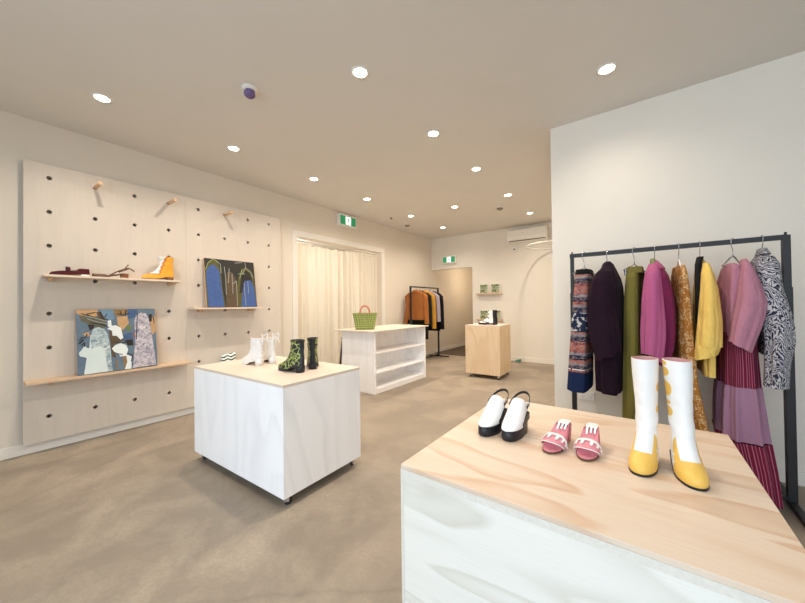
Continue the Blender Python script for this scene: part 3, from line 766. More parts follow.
# ------------------------------------------------------------------ woven bag on the counter
m = NT('woven_green', .7); v = m.co((1, 1, 1))
x, y, z = m.sep(v); ang = m.math('ARCTAN2', x, y)
du = m.math('ADD', m.math('MULTIPLY', ang, 15.0), m.math('MULTIPLY', z, 100.0)); dv = m.math('SUBTRACT', m.math('MULTIPLY', ang, 15.0), m.math('MULTIPLY', z, 100.0))
wv = m.math('MULTIPLY', m.math('SINE', du), m.math('SINE', dv))
nz = m.noise(v, 30, 2)
m.color(m.mix(m.ramp(m.math('ADD', wv, m.math('SUBTRACT', nz, .5)), [(.2, 0.0), (.55, 1.0)]), '84944a', 'b8bb80')); m.bump(wv, .6, .008)
M['weave'] = m.m
M['salmon'] = plain('salmon_cane', 'dd8a6c', .5, vary=.15)
def rrect(hx, hy, z, n=48, sq=.45):
    return [(hx * math.copysign(abs(math.cos(2 * PI * k / n)) ** sq, math.cos(2 * PI * k / n)), hy * math.copysign(abs(math.sin(2 * PI * k / n)) ** sq, math.sin(2 * PI * k / n)), z) for k in range(n)]
t = thing('woven_basket_bag', 'green woven basket bag with salmon loop handles on the white counter', 'bag', (-3.225, 3.47, ZC), (0, 0, D(43)))
t.scale = (.86, .86, 1)
b = MB(); R_ = [rrect(lerp(.155, .205, (k / 10)), lerp(.07, .105, (k / 10)), .235 * k / 10) for k in range(11)]
b.loft(R_, M['weave'], True, False); b.loft([R_[-1]] + [rrect(lerp(.2, .155, k / 4), lerp(.1, .065, k / 4), .236 - .2 * k / 4) for k in range(5)], M['weave'], False, True)
b.build('body', t)
rr = rrect(.206, .106, .232, 64); MB().tube(rr + rr[:1], .008, M['weave'], 8).build('rim', t)
for s_ in (-1, 1):
    pts = [(.082 * math.cos(PI * k / 24), s_ * .085, .228 + .115 * math.sin(PI * k / 24)) for k in range(25)]
    h_ = MB().tube(pts, .0135, M['salmon'], 10).build('handle', t)
    MB().cyl((-.12, s_ * .097, .236), (.12, s_ * .097, .236), .007, M['salmon']).build('handle_base', h_)

# ------------------------------------------------------------------ boots and pouch on the white plinth
ZP = .748
M['white_soft'] = lea('soft_white_leather', 'efece8', .5, .04)
for nm, loc, hd, lb in (('white', (-2.452, 1.425), D(185), 'white lace-up ankle boot with bow, the nearer of the white pair'),
                        ('white', (-2.44, 1.525), D(168), 'white lace-up ankle boot with bow, the one half hidden behind its pair')):
    t = thing('lace_up_boot', lb, 'shoe', (loc[0], loc[1], ZP), (0, 0, hd), 'white lace-up boots on the white plinth')
    u = boot_parts(t, .25, .042, .055, .222, {'upper': M['white_soft'], 'lining': M['tan_lining'], 'sole': M['white_soft'], 'heel': M['white_soft']}, ankle=(.50, .84), top=(.50, .92), toe_sq=.9)
    b = MB()
    # laces run up the back of the shaft and end in a loose bow
    for k in range(6):
        z = .10 + .02 * k
        b.tube([(.004 - .004 * k / 6, -.018, z), (-.008, 0, z + .008), (.004 - .004 * k / 6, .018, z + .016)], .0022, M['white_soft'], 6)
        b.tube([(.004 - .004 * k / 6, .018, z), (-.008, 0, z + .008), (.004 - .004 * k / 6, -.018, z + .016)], .0022, M['white_soft'], 6)
    for s_ in (-1, 1):
        pts = [(-.012 - .028 * math.sin(PI * k / 10), s_ * .03 * math.sin(PI * k / 10) * (1.2 - k / 12), .222 + .026 * math.sin(2 * PI * k / 10) + .006) for k in range(11)]
        b.tube(pts, .004, M['white_soft'], 7)
        b.tube([(-.012, 0, .222), (-.03, s_ * .016, .215), (-.046, s_ * .026, .185), (-.05, s_ * .03, .168)], [.004, .0042, .0038, .002], M['white_soft'], 7)
    b.build('laces', u)
m = NT('black_lime_pattern', .5); x, y, z = m.sep(m.co())
vv = m.n('ShaderNodeTexVoronoi', feature='DISTANCE_TO_EDGE'); vv.inputs['Scale'].default_value = 30
wp = m.n('ShaderNodeMix', data_type='VECTOR'); wp.inputs['Factor'].default_value = .05
nn = m.n('ShaderNodeTexNoise'); nn.inputs['Scale'].default_value = 26; m.lk(m.co(), nn.inputs['Vector']); m.lk(m.co(), wp.inputs[4]); m.lk(nn.outputs['Color'], wp.inputs[5]); m.lk(wp.outputs[1], vv.inputs['Vector'])
vine = m.ramp(vv.outputs['Distance'], [(.0, 1.0), (.07, 1.0), (.11, 0.0)])
leaf = m.ramp(m.noise(m.co(), 52, 2), [(.66, 0.0), (.69, 1.0)])
msk = m.math('MULTIPLY', m.math('MAXIMUM', m.math('MULTIPLY', vine, m.ramp(m.noise(m.co(), 33, 1), [(.22, 0.0), (.30, 1.0)])), leaf), m.math('MULTIPLY', m.math('GREATER_THAN', x, .014), m.math('GREATER_THAN', z, .022)))
m.color(m.mix(msk, '23252b', m.mix(leaf, '98a453', 'bcc47a'))); M['lime_pattern'] = m.m
for loc, hd, lb in (((-1.93, 1.435), D(184), 'black ankle boot patterned in lime green, the nearer of that pair'),
                    ((-1.962, 1.54), D(142), 'plain black back of an ankle boot standing behind the lime patterned boot')):
    t = thing('ankle_boot', lb, 'shoe', (loc[0], loc[1], ZP), (0, 0, hd), 'black and lime boots on the white plinth')
    boot_parts(t, .26, .046, .05, .230, {'upper': M['lime_pattern'], 'lining': M['black_leather'], 'sole': M['black_leather'], 'heel': M['black_leather']}, ankle=(.46, .8), top=(.47, .93), toe_sq=.85)
m = NT('zebra_green', .5); x, y, z = m.sep(m.co())
wv = m.math('SINE', m.math('ADD', m.math('MULTIPLY', z, 165.0), m.math('MULTIPLY', m.math('SINE', m.math('MULTIPLY', y, 70.0)), 1.3)))
m.color(m.mix(m.math('GREATER_THAN', wv, .15), 'f0efe9', '23402f')); M['zebra_green'] = m.m
t = thing('striped_bag', 'small bag with wavy dark green and white stripes on a pegboard peg', 'bag', (PX + .06, 1.935, .42))
b = MB()
b.loft([[(hx_ * math.cos(2 * PI * k / 40), hy_ * math.copysign(abs(math.sin(2 * PI * k / 40)) ** .6, math.sin(2 * PI * k / 40)), z + .012 * math.sin(2 * PI * k / 40 + .4) * (z / .23)) for k in range(40)] for z, hx_, hy_ in ((0, .03, .075), (.01, .036, .082), (.12, .034, .088), (.19, .022, .088), (.225, .006, .086))], M['zebra_green'])
b.build('body', t)
MB().tube([(0, -.07, .222), (-.005, -.04, .214), (0, 0, .2), (-.005, .04, .214), (0, .07, .226)], .004, M['dark_plastic'], 6).build('zip', t)

# ------------------------------------------------------------------ boot on the tall plinth
m = NT('black_white_boot', .45); x, y, z = m.sep(m.co())
n_ = m.noise(m.co((1, 1, 1)), 9, 1, .5, .3)
d = m.math('ADD', m.math('MULTIPLY', z, 1.0), m.math('MULTIPLY', x, -.35))
st = m.math('SINE', m.math('ADD', m.math('MULTIPLY', d, 95.0), m.math('MULTIPLY', n_, 5.0)))
blk = m.math('MAXIMUM', m.math('LESS_THAN', x, .062), m.math('MULTIPLY', m.math('GREATER_THAN', x, .125), m.math('GREATER_THAN', st, .62)))
blk = m.math('MAXIMUM', blk, m.math('LESS_THAN', m.math('ADD', z, m.math('MULTIPLY', x, -.04)), .026))
m.color(m.mix(blk, 'f1f0ee', '18181a'))
t = thing('ankle_boot', 'black and white ankle boot on the tall pine plinth', 'shoe', (-1.90, 5.25, .872), (0, 0, D(182)))
boot_parts(t, .325, .055, .03, .245, {'upper': m.m, 'lining': M['black_leather'], 'sole': M['black_leather'], 'heel': M['black_leather']}, ankle=(.48, .85), top=(.45, .9), toe_sq=.95)

# ------------------------------------------------------------------ back wall: shelves, cards, air conditioner, curved rail
M['card_pic'] = None
m = NT('leafy_print', .6); n_ = m.noise(m.co(), 26, 3, .6, .5)
m.color(m.ramp(n_, [(.32, '2e2a20'), (.42, '54603a'), (.52, '8f9b6c'), (.58, 'cdd2bd'), (.66, '5a3b2a')])); M['card_pic'] = m.m
def ledge(z, lb):
    t = thing('picture_ledge', lb, 'shelf', (-2.985, YB, z), group='narrow wooden ledges on the back wall')
    MB().box(0, .59, -.09, -.001, 0, .022, M['ply_shelf'], .002).build('board', t)
    MB().box(0, .59, -.094, -.09, 0, .03, M['ply_shelf'], .001).build('lip', t)
ledge(1.437, 'upper narrow wooden ledge on the back wall'); ledge(.853, 'lower narrow wooden ledge on the back wall, behind the black and white boot')
def card(x, z, w_, h_, lb):
    t = thing('picture_card', lb, 'picture', (x, YB - .055, z + .0225), (-.1, 0, 0), 'small leafy picture cards on the back wall ledges')
    MB().box(0, w_, 0, .012, 0, h_, M['white_plastic'], .001).build('frame', t)
    MB().box(.008, w_ - .008, -.0015, 0, .008, h_ - .008, M['card_pic']).build('print', t)
card(-2.905, 1.437, .19, .205, 'small leafy picture at the left of the upper ledge')
card(-2.64, 1.437, .195, .205, 'small leafy picture at the right of the upper ledge')
card(-2.905, .853, .19, .205, 'small leafy picture on the lower ledge, left of the black and white boot')
card(-2.62, .853, .195, .205, 'small leafy picture on the lower ledge, mostly hidden by the black and white boot')

t = thing('air_conditioner', 'white wall-mounted air conditioner high on the back wall', 'air conditioner', (-2.22, YB, 2.50))
prof = [(-.001, .0), (-.001, .26), (-.15, .265), (-.195, .25), (-.2, .10), (-.185, .04), (-.12, .0)]
MB().loft([[(x, y, z) for y, z in prof] for x in (0, .008, .772, .78)], M['white_plastic'], smooth=False).build('body', t)
MB().box(.012, .768, -.206, -.199, .105, .246, M['white_plastic'], .002).build('front_panel', t)
l_ = MB().box(.04, .74, -.190, -.178, .05, .092, M['white_plastic'], .002, None).build('louvre', t)
MB().box(.035, .745, -.18, -.125, .02, .03, M['dark_plastic']).build('outlet', t)
MB().box(.30, .345, -.2075, -.2055, .165, .172, M['chrome']).build('badge', t)
t = thing('isolator_switch', 'small white switch box just below the air conditioner', 'switch', (-2.12, YB, 2.345))
MB().box(-.04, .04, -.035, -.001, -.015, .085, M['white_plastic'], .004).build('box', t)
MB().cyl((0, -.035, .03), (0, -.05, .03), .016, M['dark_plastic']).build('knob', t)

# curved white rail for a fitting-room curtain, bent from the side wall round to the back
pts = [(XC, 6.03, 2.30), (-1.15, 6.03, 2.30)]
for k in range(0, 25):
    a = PI / 2 + PI * k / 24
    pts.append((-1.27 + .46 * math.cos(a), 6.475 - .445 * math.sin(a), 2.30))
pts += [(-1.15, 6.92, 2.30), (XC, 6.92, 2.30)]
t = thing('curved_rail', 'white curved curtain rail bent in a loop below the air conditioner', 'rail', (0, 0, 0))
MB().tube(pts, .0125, M['white_plastic'], 10).build('tube', t)
for y in (6.03, 6.92): MB().cyl((XC - .001, y, 2.30), (XC - .012, y, 2.30), .03, M['white_plastic']).build('flange', t)

# ------------------------------------------------------------------ exit signs
def exit_sign(label, loc, rot, w_=.41, h_=.205, g='green exit signs'):
    t = thing('exit_sign', label, 'exit sign', loc, (0, 0, rot), g)
    # faces local -y; hangs on the wall at y = 0
    MB().box(-w_ / 2, w_ / 2, -.075, -.001, -h_ / 2, h_ / 2, M['white_plastic'], .01).build('housing', t)
    p = MB().box(-w_ * .44, w_ * .44, -.0775, -.0745, -h_ * .36, h_ * .36, M['sign_green']).build('panel', t)
    b = MB().box(-w_ * .15, w_ * .15, -.0785, -.077, -h_ * .33, h_ * .33, M['sign_white'])
    b.build('doorway_symbol', p)
    g_ = MB(); k = h_ * .33; y = -.0795
    def poly(pts): g_.face([(px * k, y, pz * k) for px, pz in pts], M['sign_green'])
    poly([(.12 + .17 * math.cos(2 * PI * i / 12), .68 + .17 * math.sin(2 * PI * i / 12)) for i in range(12)])
    poly([(-.12, .45), (.18, .45), (.05, -.1), (-.22, -.05)])
    poly([(-.22, -.05), (.05, -.1), (.22, -.35), (.12, -.8), (-.05, -.8), (.05, -.38)])
    poly([(-.22, -.05), (.0, -.1), (-.2, -.55), (-.6, -.6), (-.6, -.45), (-.3, -.4)])
    poly([(.15, .45), (.42, .12), (.62, .2), (.62, .1), (.4, -.02), (.1, .25)])
    poly([(-.12, .45), (-.45, .3), (-.5, .0), (-.38, .0), (-.33, .2), (-.1, .3)])
    g_.build('running_figure', p, recalc=False)
exit_sign('green exit sign with white running figure above the curtained doorway', (XL, 4.03, 2.715), D(90), .42, .21)
exit_sign('green exit sign with white running figure above the back opening', (-3.665, YB, 2.30), 0, .36, .18)

# ------------------------------------------------------------------ power outlet on the rack wall
t = thing('power_outlet', 'white double power outlet low on the wall behind the dark coat', 'power outlet', (-.385, YR, .40))
MB().box(-.058, .058, -.009, -.001, -.036, .036, M['white_plastic'], .003).build('plate', t)
for s_ in (-1, 1):
    MB().box(s_ * .03 - .006, s_ * .03 + .006, -.013, -.009, .012, .026, M['white_plastic'], .001).build('switch', t)
    b = MB()
    for dx, a in ((-.008, 0), (.008, 0), (0, 1)): b.box(s_ * .03 + dx - .0012, s_ * .03 + dx + .0012, -.0096, -.0088, -.012 - .012 * a, -.004 - .012 * a, M['dark_plastic'])
    b.build('socket', t)
tag(MB().prism([(-.05, -.03), (.05, -.03), (.05, .03), (-.05, .03)], 0, lambda x, y: .03 + .3 * x * .8 + .016, M['green_plastic']).build('door_wedge'), 'small green wedge on the floor behind the tall pine plinth', 'wedge')
bpy.data.objects['door_wedge'].location = (-2.06, 6.90, 0)

# ------------------------------------------------------------------ curtain
t = thing('sheer_curtain', 'sheer cream linen curtain in two panels filling the left doorway', 'curtain', (-4.30, OY0, 0))
for y0, y1, ph in ((.0, 1.02, 0.0), (1.0, 1.985, 1.3)):
    def cur(u, v, y0=y0, y1=y1, ph=ph):
        y = lerp(y0 + .005, y1, u); z = lerp(.015, 2.215 if ph else 2.205, v)
        a = .034 + .014 * math.sin(u * 9 + ph)
        x = a * math.sin(u * 47 + ph + 1.3 * math.sin(u * 11 + ph)) + .009 * math.sin(u * 97 + 2 * v + ph)
        if v > .97: x *= .75
        return (x - .01, y + .012 * math.sin(u * 31 + v * .8), z + (.012 * math.sin(u * 62) if v > .99 else 0))
    MB().grid(cur, 220, 30, M['sheer']).build('panel', t)
MB().cyl((-.005, .002, 2.25), (-.005, 1.995, 2.25), .009, M['white_plastic']).build('rod', t)
# strip light and an added fill light that glow through the cloth
t = thing('strip_light', 'bright strip light glowing through the sheer curtain', 'light', (XL - 1.98, 4.0, 1.95))
MB().box(0, .04, -1.05, .35, -.03, .03, M['white_plastic'], .004).build('housing', t)
MB().box(.04, .06, -1.02, .32, -.02, .02, M['tube_light'], .004).build('tube', t)
fl = bpy.data.lights.new('fitting_room_fill', 'POINT'); fl.shadow_soft_size = .12; fl.energy = 30; fl.color = (1, .93, .83)  # unseen point light added to brighten the fitting room walls and ceiling
lo = bpy.data.objects.new('fitting_room_fill', fl); COL.objects.link(lo); lo.location = (XL - 1.2, 3.7, 2.15)

# ------------------------------------------------------------------ cloth materials
def bands_skirt():
    m = NT('patchwork_skirt_cloth', .9, .1); x, y, z = m.sep(m.co())
    n1 = m.noise(m.co((9, 6, 14)), 3, 3, .6); n2 = m.noise(m.co((26, 14, 60)), 3, 2, .6); n3 = m.noise(m.co((2, 2, 1)), 3, 1)
    zz = m.math('ADD', z, m.math('MULTIPLY', m.math('GREATER_THAN', y, -.03), .022))
    row = m.math('FRACT', m.math('MULTIPLY', zz, 4.6))
    base = m.ramp(row, [(0, '1e2338'), (.16, '8c8a92'), (.24, '96524a'), (.40, 'a8665a'), (.52, '84403d'), (.64, '262b42'), (.80, '7e7a80'), (.88, '9a5548'), (1.0, '23283d')], 'CONSTANT')
    c = m.mix(m.ramp(n2, [(.48, 0.0), (.56, .75)]), base, m.mix(m.ramp(n1, [(.4, 0.0), (.5, 1.0)]), '23263a', 'a08a84'))
    fig = m.math('MULTIPLY', m.ramp(m.noise(m.co((8, 8, 9)), 4, 2), [(.54, 0.0), (.58, 1.0)]), m.math('LESS_THAN', m.math('ABSOLUTE', m.math('SUBTRACT', z, .50)), .07))
    c = m.mix(m.math('LESS_THAN', m.math('ABSOLUTE', m.math('SUBTRACT', z, .50)), .075), c, '232a40'); c = m.mix(fig, c, 'b9b6b4')
    c = m.mix(m.math('LESS_THAN', zz, .125), c, '1e2a4a')
    dash = m.math('MULTIPLY', m.math('LESS_THAN', m.math('ABSOLUTE', m.math('SUBTRACT', zz, .145)), .004), m.math('GREATER_THAN', m.math('SINE', m.math('MULTIPLY', y, 300.0)), 0.0))
    m.color(m.mix(dash, c, 'd8d2cc')); m.bump(n2, .1, .01)
    return m.m
def zebra_cloth():
    m = NT('zebra_shirt_cloth', .85, .1); v = m.co((1.4, 1.4, 1.0))
    wx = m.n('ShaderNodeMix', data_type='VECTOR'); wx.inputs['Factor'].default_value = .28
    nz = m.n('ShaderNodeTexNoise'); nz.inputs['Scale'].default_value = 5.5; nz.inputs['Detail'].default_value = 2; m.lk(v, nz.inputs['Vector']); m.lk(v, wx.inputs[4]); m.lk(nz.outputs['Color'], wx.inputs[5])
    w = m.n('ShaderNodeTexWave', wave_type='BANDS', bands_direction='DIAGONAL'); w.inputs['Scale'].default_value = 30; w.inputs['Distortion'].default_value = 9; w.inputs['Detail'].default_value = 2; w.inputs['Detail Scale'].default_value = 1.3
    m.lk(wx.outputs[1], w.inputs['Vector'])
    m.color(m.ramp(w.outputs['Fac'], [(.34, '303243'), (.64, 'bdbbc0')]))
    m.bump(m.noise(m.co(), 10, 3), .25, .03); return m.m
def paisley():
    m = NT('paisley_cloth', .85, .1); v = m.co((1, 1, .8))
    n = m.noise(v, 17, 3, .55, 1.6)
    e = m.math('ABSOLUTE', m.math('SUBTRACT', n, .5))
    m.color(m.mix(m.ramp(e, [(.012, 1.0), (.032, 0.0)]), m.mix(m.noise(v, 6, 2), '8a5624', 'aa7438'), 'cdae80'))
    m.bump(m.noise(m.co((1, 1, .3)), 14, 3), .3, .03); return m.m
def striped(name, base, line, freq):
    m = NT(name, .9, .1); m.co(); x, y, z = m.sep(m._co.outputs['UV'])
    s_ = m.math('SINE', m.math('ADD', m.math('MULTIPLY', x, 2 * PI * freq), m.math('MULTIPLY', m.noise(m.co((2, 2, .6)), 5, 2), 3.0)))
    m.color(m.mix(m.ramp(s_, [(.62, 0.0), (.95, .75)]), base, line)); m.bump(s_, .15, .01); return m.m
M['skirt'] = bands_skirt(); M['zebra'] = zebra_cloth(); M['paisley'] = paisley()
M['plum'] = fabric('plum_wool', '241020', '1b0c18'); M['olive_c'] = fabric('olive_cotton', '787038', '665f2c')
M['pink_c'] = fabric('pink_linen', 'b8648c', 'a6507a'); M['pink_shaded'] = fabric('shaded_pink_linen', '7c2a50', '68203f')  # jacket's pink linen twice: lit tone, and darker tone with shade painted in
M['yellow_c'] = fabric('yellow_cotton', 'f0cf78', 'e4bd5c', fold=.4); M['black_c'] = fabric('black_cloth', '1b1a1d', '141416')
M['mauve_c'] = fabric('mauve_cotton', 'a98098', '987088', fold=.35); M['rose_c'] = fabric('rose_cotton', 'b98496', 'a87182', fold=.35)
M['stripe_c'] = striped('burgundy_stripe', '722039', 'b5798c', 74)
M['rust_c'] = fabric('rust_cotton', 'a96a38', '93582a'); M['mustard_c'] = fabric('mustard_cotton', 'd39b3e', 'bd852d')
M['lilac_c'] = fabric('lilac_cotton', 'b0a2ab', '9b8d97'); M['green_black'] = fabric('dark_green_cloth', '22261f', '1a1c18')
M['label_olive'] = plain('olive_felt', '8d8a62', .9)

def rows_fine(rows, k=5):
    out = []
    for a, b in zip(rows, rows[1:]):
        for i in range(k): out.append(tuple(lerp(p, q, i / k) for p, q in zip(a, b)))
    return out + [rows[-1]]
def cloth(name, parent, rows, m, n=56, sq=.8, fold=(.006, 7, 0.0), shear=0.0, org=(0, 0, 0), hem=0.0, open_top=False, m_in=None, edge=None, zr=None, lined=True):
    """rows (z, x0, x1, y centre, half depth) in room coordinates, from the top down; org = the thing's own place"""
    R_ = rows_fine(rows); zt, zb = zr or (R_[0][0], R_[-1][0])
    def ring(z, x0, x1, yc, hy, shr=1.0, dz=0.0):
        t = (zt - z) / (zt - zb + 1e-6); pts = []
        for k in range(n):
            a = 2 * PI * k / n; c, s_ = math.cos(a), math.sin(a)
            f = fold[0] * min(1, .15 + 1.3 * t) * (math.sin(fold[1] * a + fold[2] + 1.2 * t) + .5 * math.sin((fold[1] * 2 + 1) * a + 2 + fold[2]))
            hx = ((x1 - x0) / 2) * shr + f; h_ = hy * shr + f
            px = (x0 + x1) / 2 + hx * math.copysign(abs(c) ** sq, c); py = yc + h_ * math.copysign(abs(s_) ** sq, s_)
            px += shear * (py - yc)
            e = edge(c, s_) * t if edge else 0
            pts.append((px - org[0], py - org[1], z + dz - hem * max(0, -s_) * t + e - org[2]))
        return pts
    b = MB(); b.loft([ring(*r) for r in R_], m, not open_top, False)
    r = R_[-1]
    mm = m_in or m
    if not lined: return b.build(name, parent)
    up_i = max(0, len(R_) - 1 - max(1, int(len(R_) * .25)))
    b.loft([ring(*r), ring(*r, .93)] + [ring(*q, .86) for q in R_[len(R_) - 2:up_i:-1]], mm, False, True)
    return b.build(name, parent)

# ------------------------------------------------------------------ near clothes rack
RY, RZ = 2.916, 1.60
bm_ = M['black_metal']
t = thing('clothes_rack', 'tall black metal clothes rack against the white wall, carrying colourful garments', 'clothes rack', (-.43, RY, 0))
rw = 1.145
MB().box(-.016, rw + .0, -.014, .014, RZ - .015, RZ + .015, bm_, .002).build('rail', t)
for x, wide in ((0, .013), (rw, .017)):
    b = MB(); b.box(x - wide, x + wide, -.017, .017, .03, RZ + .012, bm_, .002); b.box(x - wide - .003, x + wide + .003, -.021, .021, .03, 1.30, bm_, .002)
    b.cyl((x, 0, RZ + .012), (x, 0, RZ + .03), .006, bm_); b.build('post', t)
    f = MB(); f.box(x - .018, x + .018, -.30, .30, 0, .03, bm_, .003); f.build('foot', t)
MB().box(0.02, rw - .02, -.014, .014, .030, .052, bm_, .002).build('bottom_rail', t)
def hook(b, m, org=(0, 0, 0)):
    pts = [(0, -.0235 + .002, -.004)]
    pts = [Vector((0, .024 * math.sin(a), .024 * math.cos(a) + .0)) for a in [D(-115) + D(230) * k / 14 for k in range(15)]]
    pts = pts[::-1]  # ends on the near side
    tail = [Vector((0, -.018, -.03)), Vector((0, -.004, -.05)), Vector((0, 0, -.075)), Vector((0, 0, -.10))]
    b.tube(pts + tail, .0024, m, 8)
GH = 'hangers on the near clothes rack'
def hanger(x, label, clips=None, m=None, y=RY, z=RZ, along='y', wd=.19, rot=0.0, g=GH, drop=.10, sag=.06):
    m = m or M['chrome']
    t = thing('clothes_hanger', label, 'hanger', (x, y, z), (0, 0, rot), g)
    b = MB(); hook(b, M['chrome']); b.build('hook', t)
    b = MB()
    if clips:
        b.tube([(0, 0, -drop), (0, -.03, -drop - .012), (0, -wd * .75, -drop - .045), (0, -wd * .8, -drop - .052)], .003, m, 8)
        b.tube([(0, 0, -drop), (0, .03, -drop - .012), (0, wd * .75, -drop - .045), (0, wd * .8, -drop - .052)], .003, m, 8)
        b.tube([(0, -wd * .8, -drop - .052), (0, wd * .8, -drop - .052)], .0028, m, 8)
        b.build('frame', t)
        for s_ in (-1, 1):
            MB().box(-.006, .006, s_ * wd * .62 - .012, s_ * wd * .62 + .012, -drop - .085, -drop - .045, M['chrome'], .002).build('clip', t)
    else:
        b.tube([(0, 0, -drop + .01), (0, -.03, -drop), (0, -wd, -drop - sag)], .0045, m, 8)
        b.tube([(0, 0, -drop + .01), (0, .03, -drop), (0, wd, -drop - sag)], .0045, m, 8)
        b.tube([(0, -wd, -drop - sag), (0, wd, -drop - sag)], .003, m, 8)
        b.build('frame', t)
    return t
hx = dict(skirt=-.345, coat=-.192, olive=-.022, pink=.095, brown=.226, yellow=.333, dress=.49, zebra=.618)
hanger(hx['skirt'], 'wire clip hanger holding the patterned skirt', True, wd=.17, rot=D(-28))
hanger(hx['coat'], 'wire hanger inside the dark plum coat', wd=.15)
hanger(hx['olive'], 'wire clip hanger holding the olive trousers', True, wd=.17, rot=D(-28))
hanger(hx['pink'], 'wire hanger inside the pink jacket', wd=.15)
hanger(hx['brown'], 'white hanger holding the brown paisley dress', m=M['white_plastic'], wd=.13, sag=.05)
hanger(hx['yellow'], 'hanger inside the yellow shirt', m=M['dark_plastic'], wd=.14)
hanger(hx['dress'], 'wire hanger showing in the neckline of the long mauve dress', wd=.15, rot=D(-28))
hanger(hx['zebra'], 'black hanger inside the zebra patterned shirt', m=M['dark_plastic'], wd=.13)

def garment(name, label, cat, org, g='garments on the near clothes rack'):
    return thing(name, label, cat, org, group=g)
# patterned skirt
o = (-.35, RY, .577); t = garment('skirt', 'patterned skirt in terracotta and navy bands, at the left end of the rack', 'skirt', o)
cloth('body', t, [(1.438, -.398, -.288, RY, .16), (1.24, -.416, -.290, RY, .18), (.93, -.436, -.300, RY, .20), (.577, -.462, -.306, RY, .215)], M['skirt'], sq=.55, fold=(.004, 5, .4), org=o, hem=.022)
cloth('waistband', t, [(1.475, -.395, -.290, RY, .155), (1.436, -.399, -.287, RY, .161)], M['black_c'], sq=.55, fold=(0, 5, 0), org=o, open_top=True)
# plum coat
o = (-.19, RY, .59); t = garment('coat', 'long dark plum coat with collar, beside the patterned skirt', 'coat', o)
u = cloth('body', t, [(1.50, -.205, -.160, RY, .05), (1.465, -.220, -.135, RY, .12), (1.40, -.245, -.108, RY, .20), (1.33, -.262, -.096, RY, .225), (1.10, -.270, -.088, RY, .22), (.87, -.272, -.088, RY, .22), (.60, -.268, -.098, RY, .225)], M['plum'], sq=.62, fold=(.010, 5, 1), org=o, hem=.03)
cloth('sleeve', t, [(1.478, -.215, -.170, 2.80, .04), (1.44, -.245, -.155, 2.745, .055), (1.39, -.272, -.150, 2.72, .058), (1.24, -.303, -.145, 2.70, .060), (1.13, -.300, -.135, 2.69, .058), (1.016, -.288, -.118, 2.672, .06), (.845, -.245, -.108, 2.655, .058)], M['plum'], n=40, sq=.7, fold=(.006, 4, 0), org=o, edge=lambda c, s_: .035 * c)
cloth('sleeve', t, [(1.44, -.20, -.13, 3.06, .05), (1.3, -.22, -.11, 3.11, .05), (.86, -.21, -.11, 3.13, .045)], M['plum'], n=32, fold=(.004, 4, 0), org=o)
cloth('collar', t, [(1.530, -.200, -.168, RY - .02, .03), (1.515, -.218, -.150, RY - .02, .07), (1.475, -.232, -.128, RY - .03, .115), (1.450, -.236, -.116, RY - .04, .135)], M['plum'], n=40, sq=.7, fold=(.003, 3, 0), org=o, edge=lambda c, s_: -.035 * max(0, c))
# olive trousers
o = (-.03, RY, .36); t = garment('trousers', 'olive green trousers hanging by the waist, left of the pink jacket', 'trousers', o)
cloth('waistband', t, [(1.468, -.066, .030, RY, .165), (1.425, -.072, .034, RY, .175)], M['olive_c'], sq=.55, fold=(.003, 6, 0), org=o, open_top=True)
cloth('leg', t, [(1.428, -.070, .006, 2.83, .088), (1.24, -.084, .008, 2.82, .092), (.95, -.088, .006, 2.80, .092), (.36, -.104, -.008, 2.79, .09)], M['olive_c'], sq=.7, fold=(.006, 4, .6), org=o)
cloth('leg', t, [(1.428, -.035, .035, 3.0, .085), (1.24, -.045, .050, 3.01, .092), (.95, -.05, .048, 3.02, .092), (.36, -.06, .035, 3.03, .09)], M['olive_c'], sq=.7, fold=(.006, 4, 2), org=o)
# pink jacket
o = (.10, RY, .83); t = garment('jacket', 'pink jacket between the olive trousers and brown dress', 'jacket', o)
cloth('body', t, [(1.497, .082, .116, RY, .05), (1.46, .072, .140, RY, .13), (1.40, .068, .168, RY, .20), (1.30, .068, .192, RY, .215), (1.18, .072, .204, RY, .215), (1.03, .076, .206, RY, .21), (.92, .076, .196, RY, .20), (.815, .086, .158, RY, .185)], M['pink_shaded'], sq=.68, fold=(.008, 5, 0), org=o, hem=.02)
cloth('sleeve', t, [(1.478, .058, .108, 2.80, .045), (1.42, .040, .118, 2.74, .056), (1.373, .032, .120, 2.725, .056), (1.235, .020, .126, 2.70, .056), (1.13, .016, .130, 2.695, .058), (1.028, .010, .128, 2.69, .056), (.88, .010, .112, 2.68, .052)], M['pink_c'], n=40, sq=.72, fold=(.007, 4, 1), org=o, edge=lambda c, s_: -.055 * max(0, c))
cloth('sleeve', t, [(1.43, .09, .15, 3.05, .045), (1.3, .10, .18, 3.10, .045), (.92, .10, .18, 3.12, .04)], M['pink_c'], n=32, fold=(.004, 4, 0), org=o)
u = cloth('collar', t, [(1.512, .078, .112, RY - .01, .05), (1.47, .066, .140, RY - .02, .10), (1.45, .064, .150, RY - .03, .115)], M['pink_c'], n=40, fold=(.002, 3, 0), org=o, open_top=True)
cloth('neck_facing', u, [(1.524, .070, .098, RY - .03, .045), (1.485, .066, .106, RY - .03, .065)], M['label_olive'], n=32, fold=(0, 3, 0), org=o)
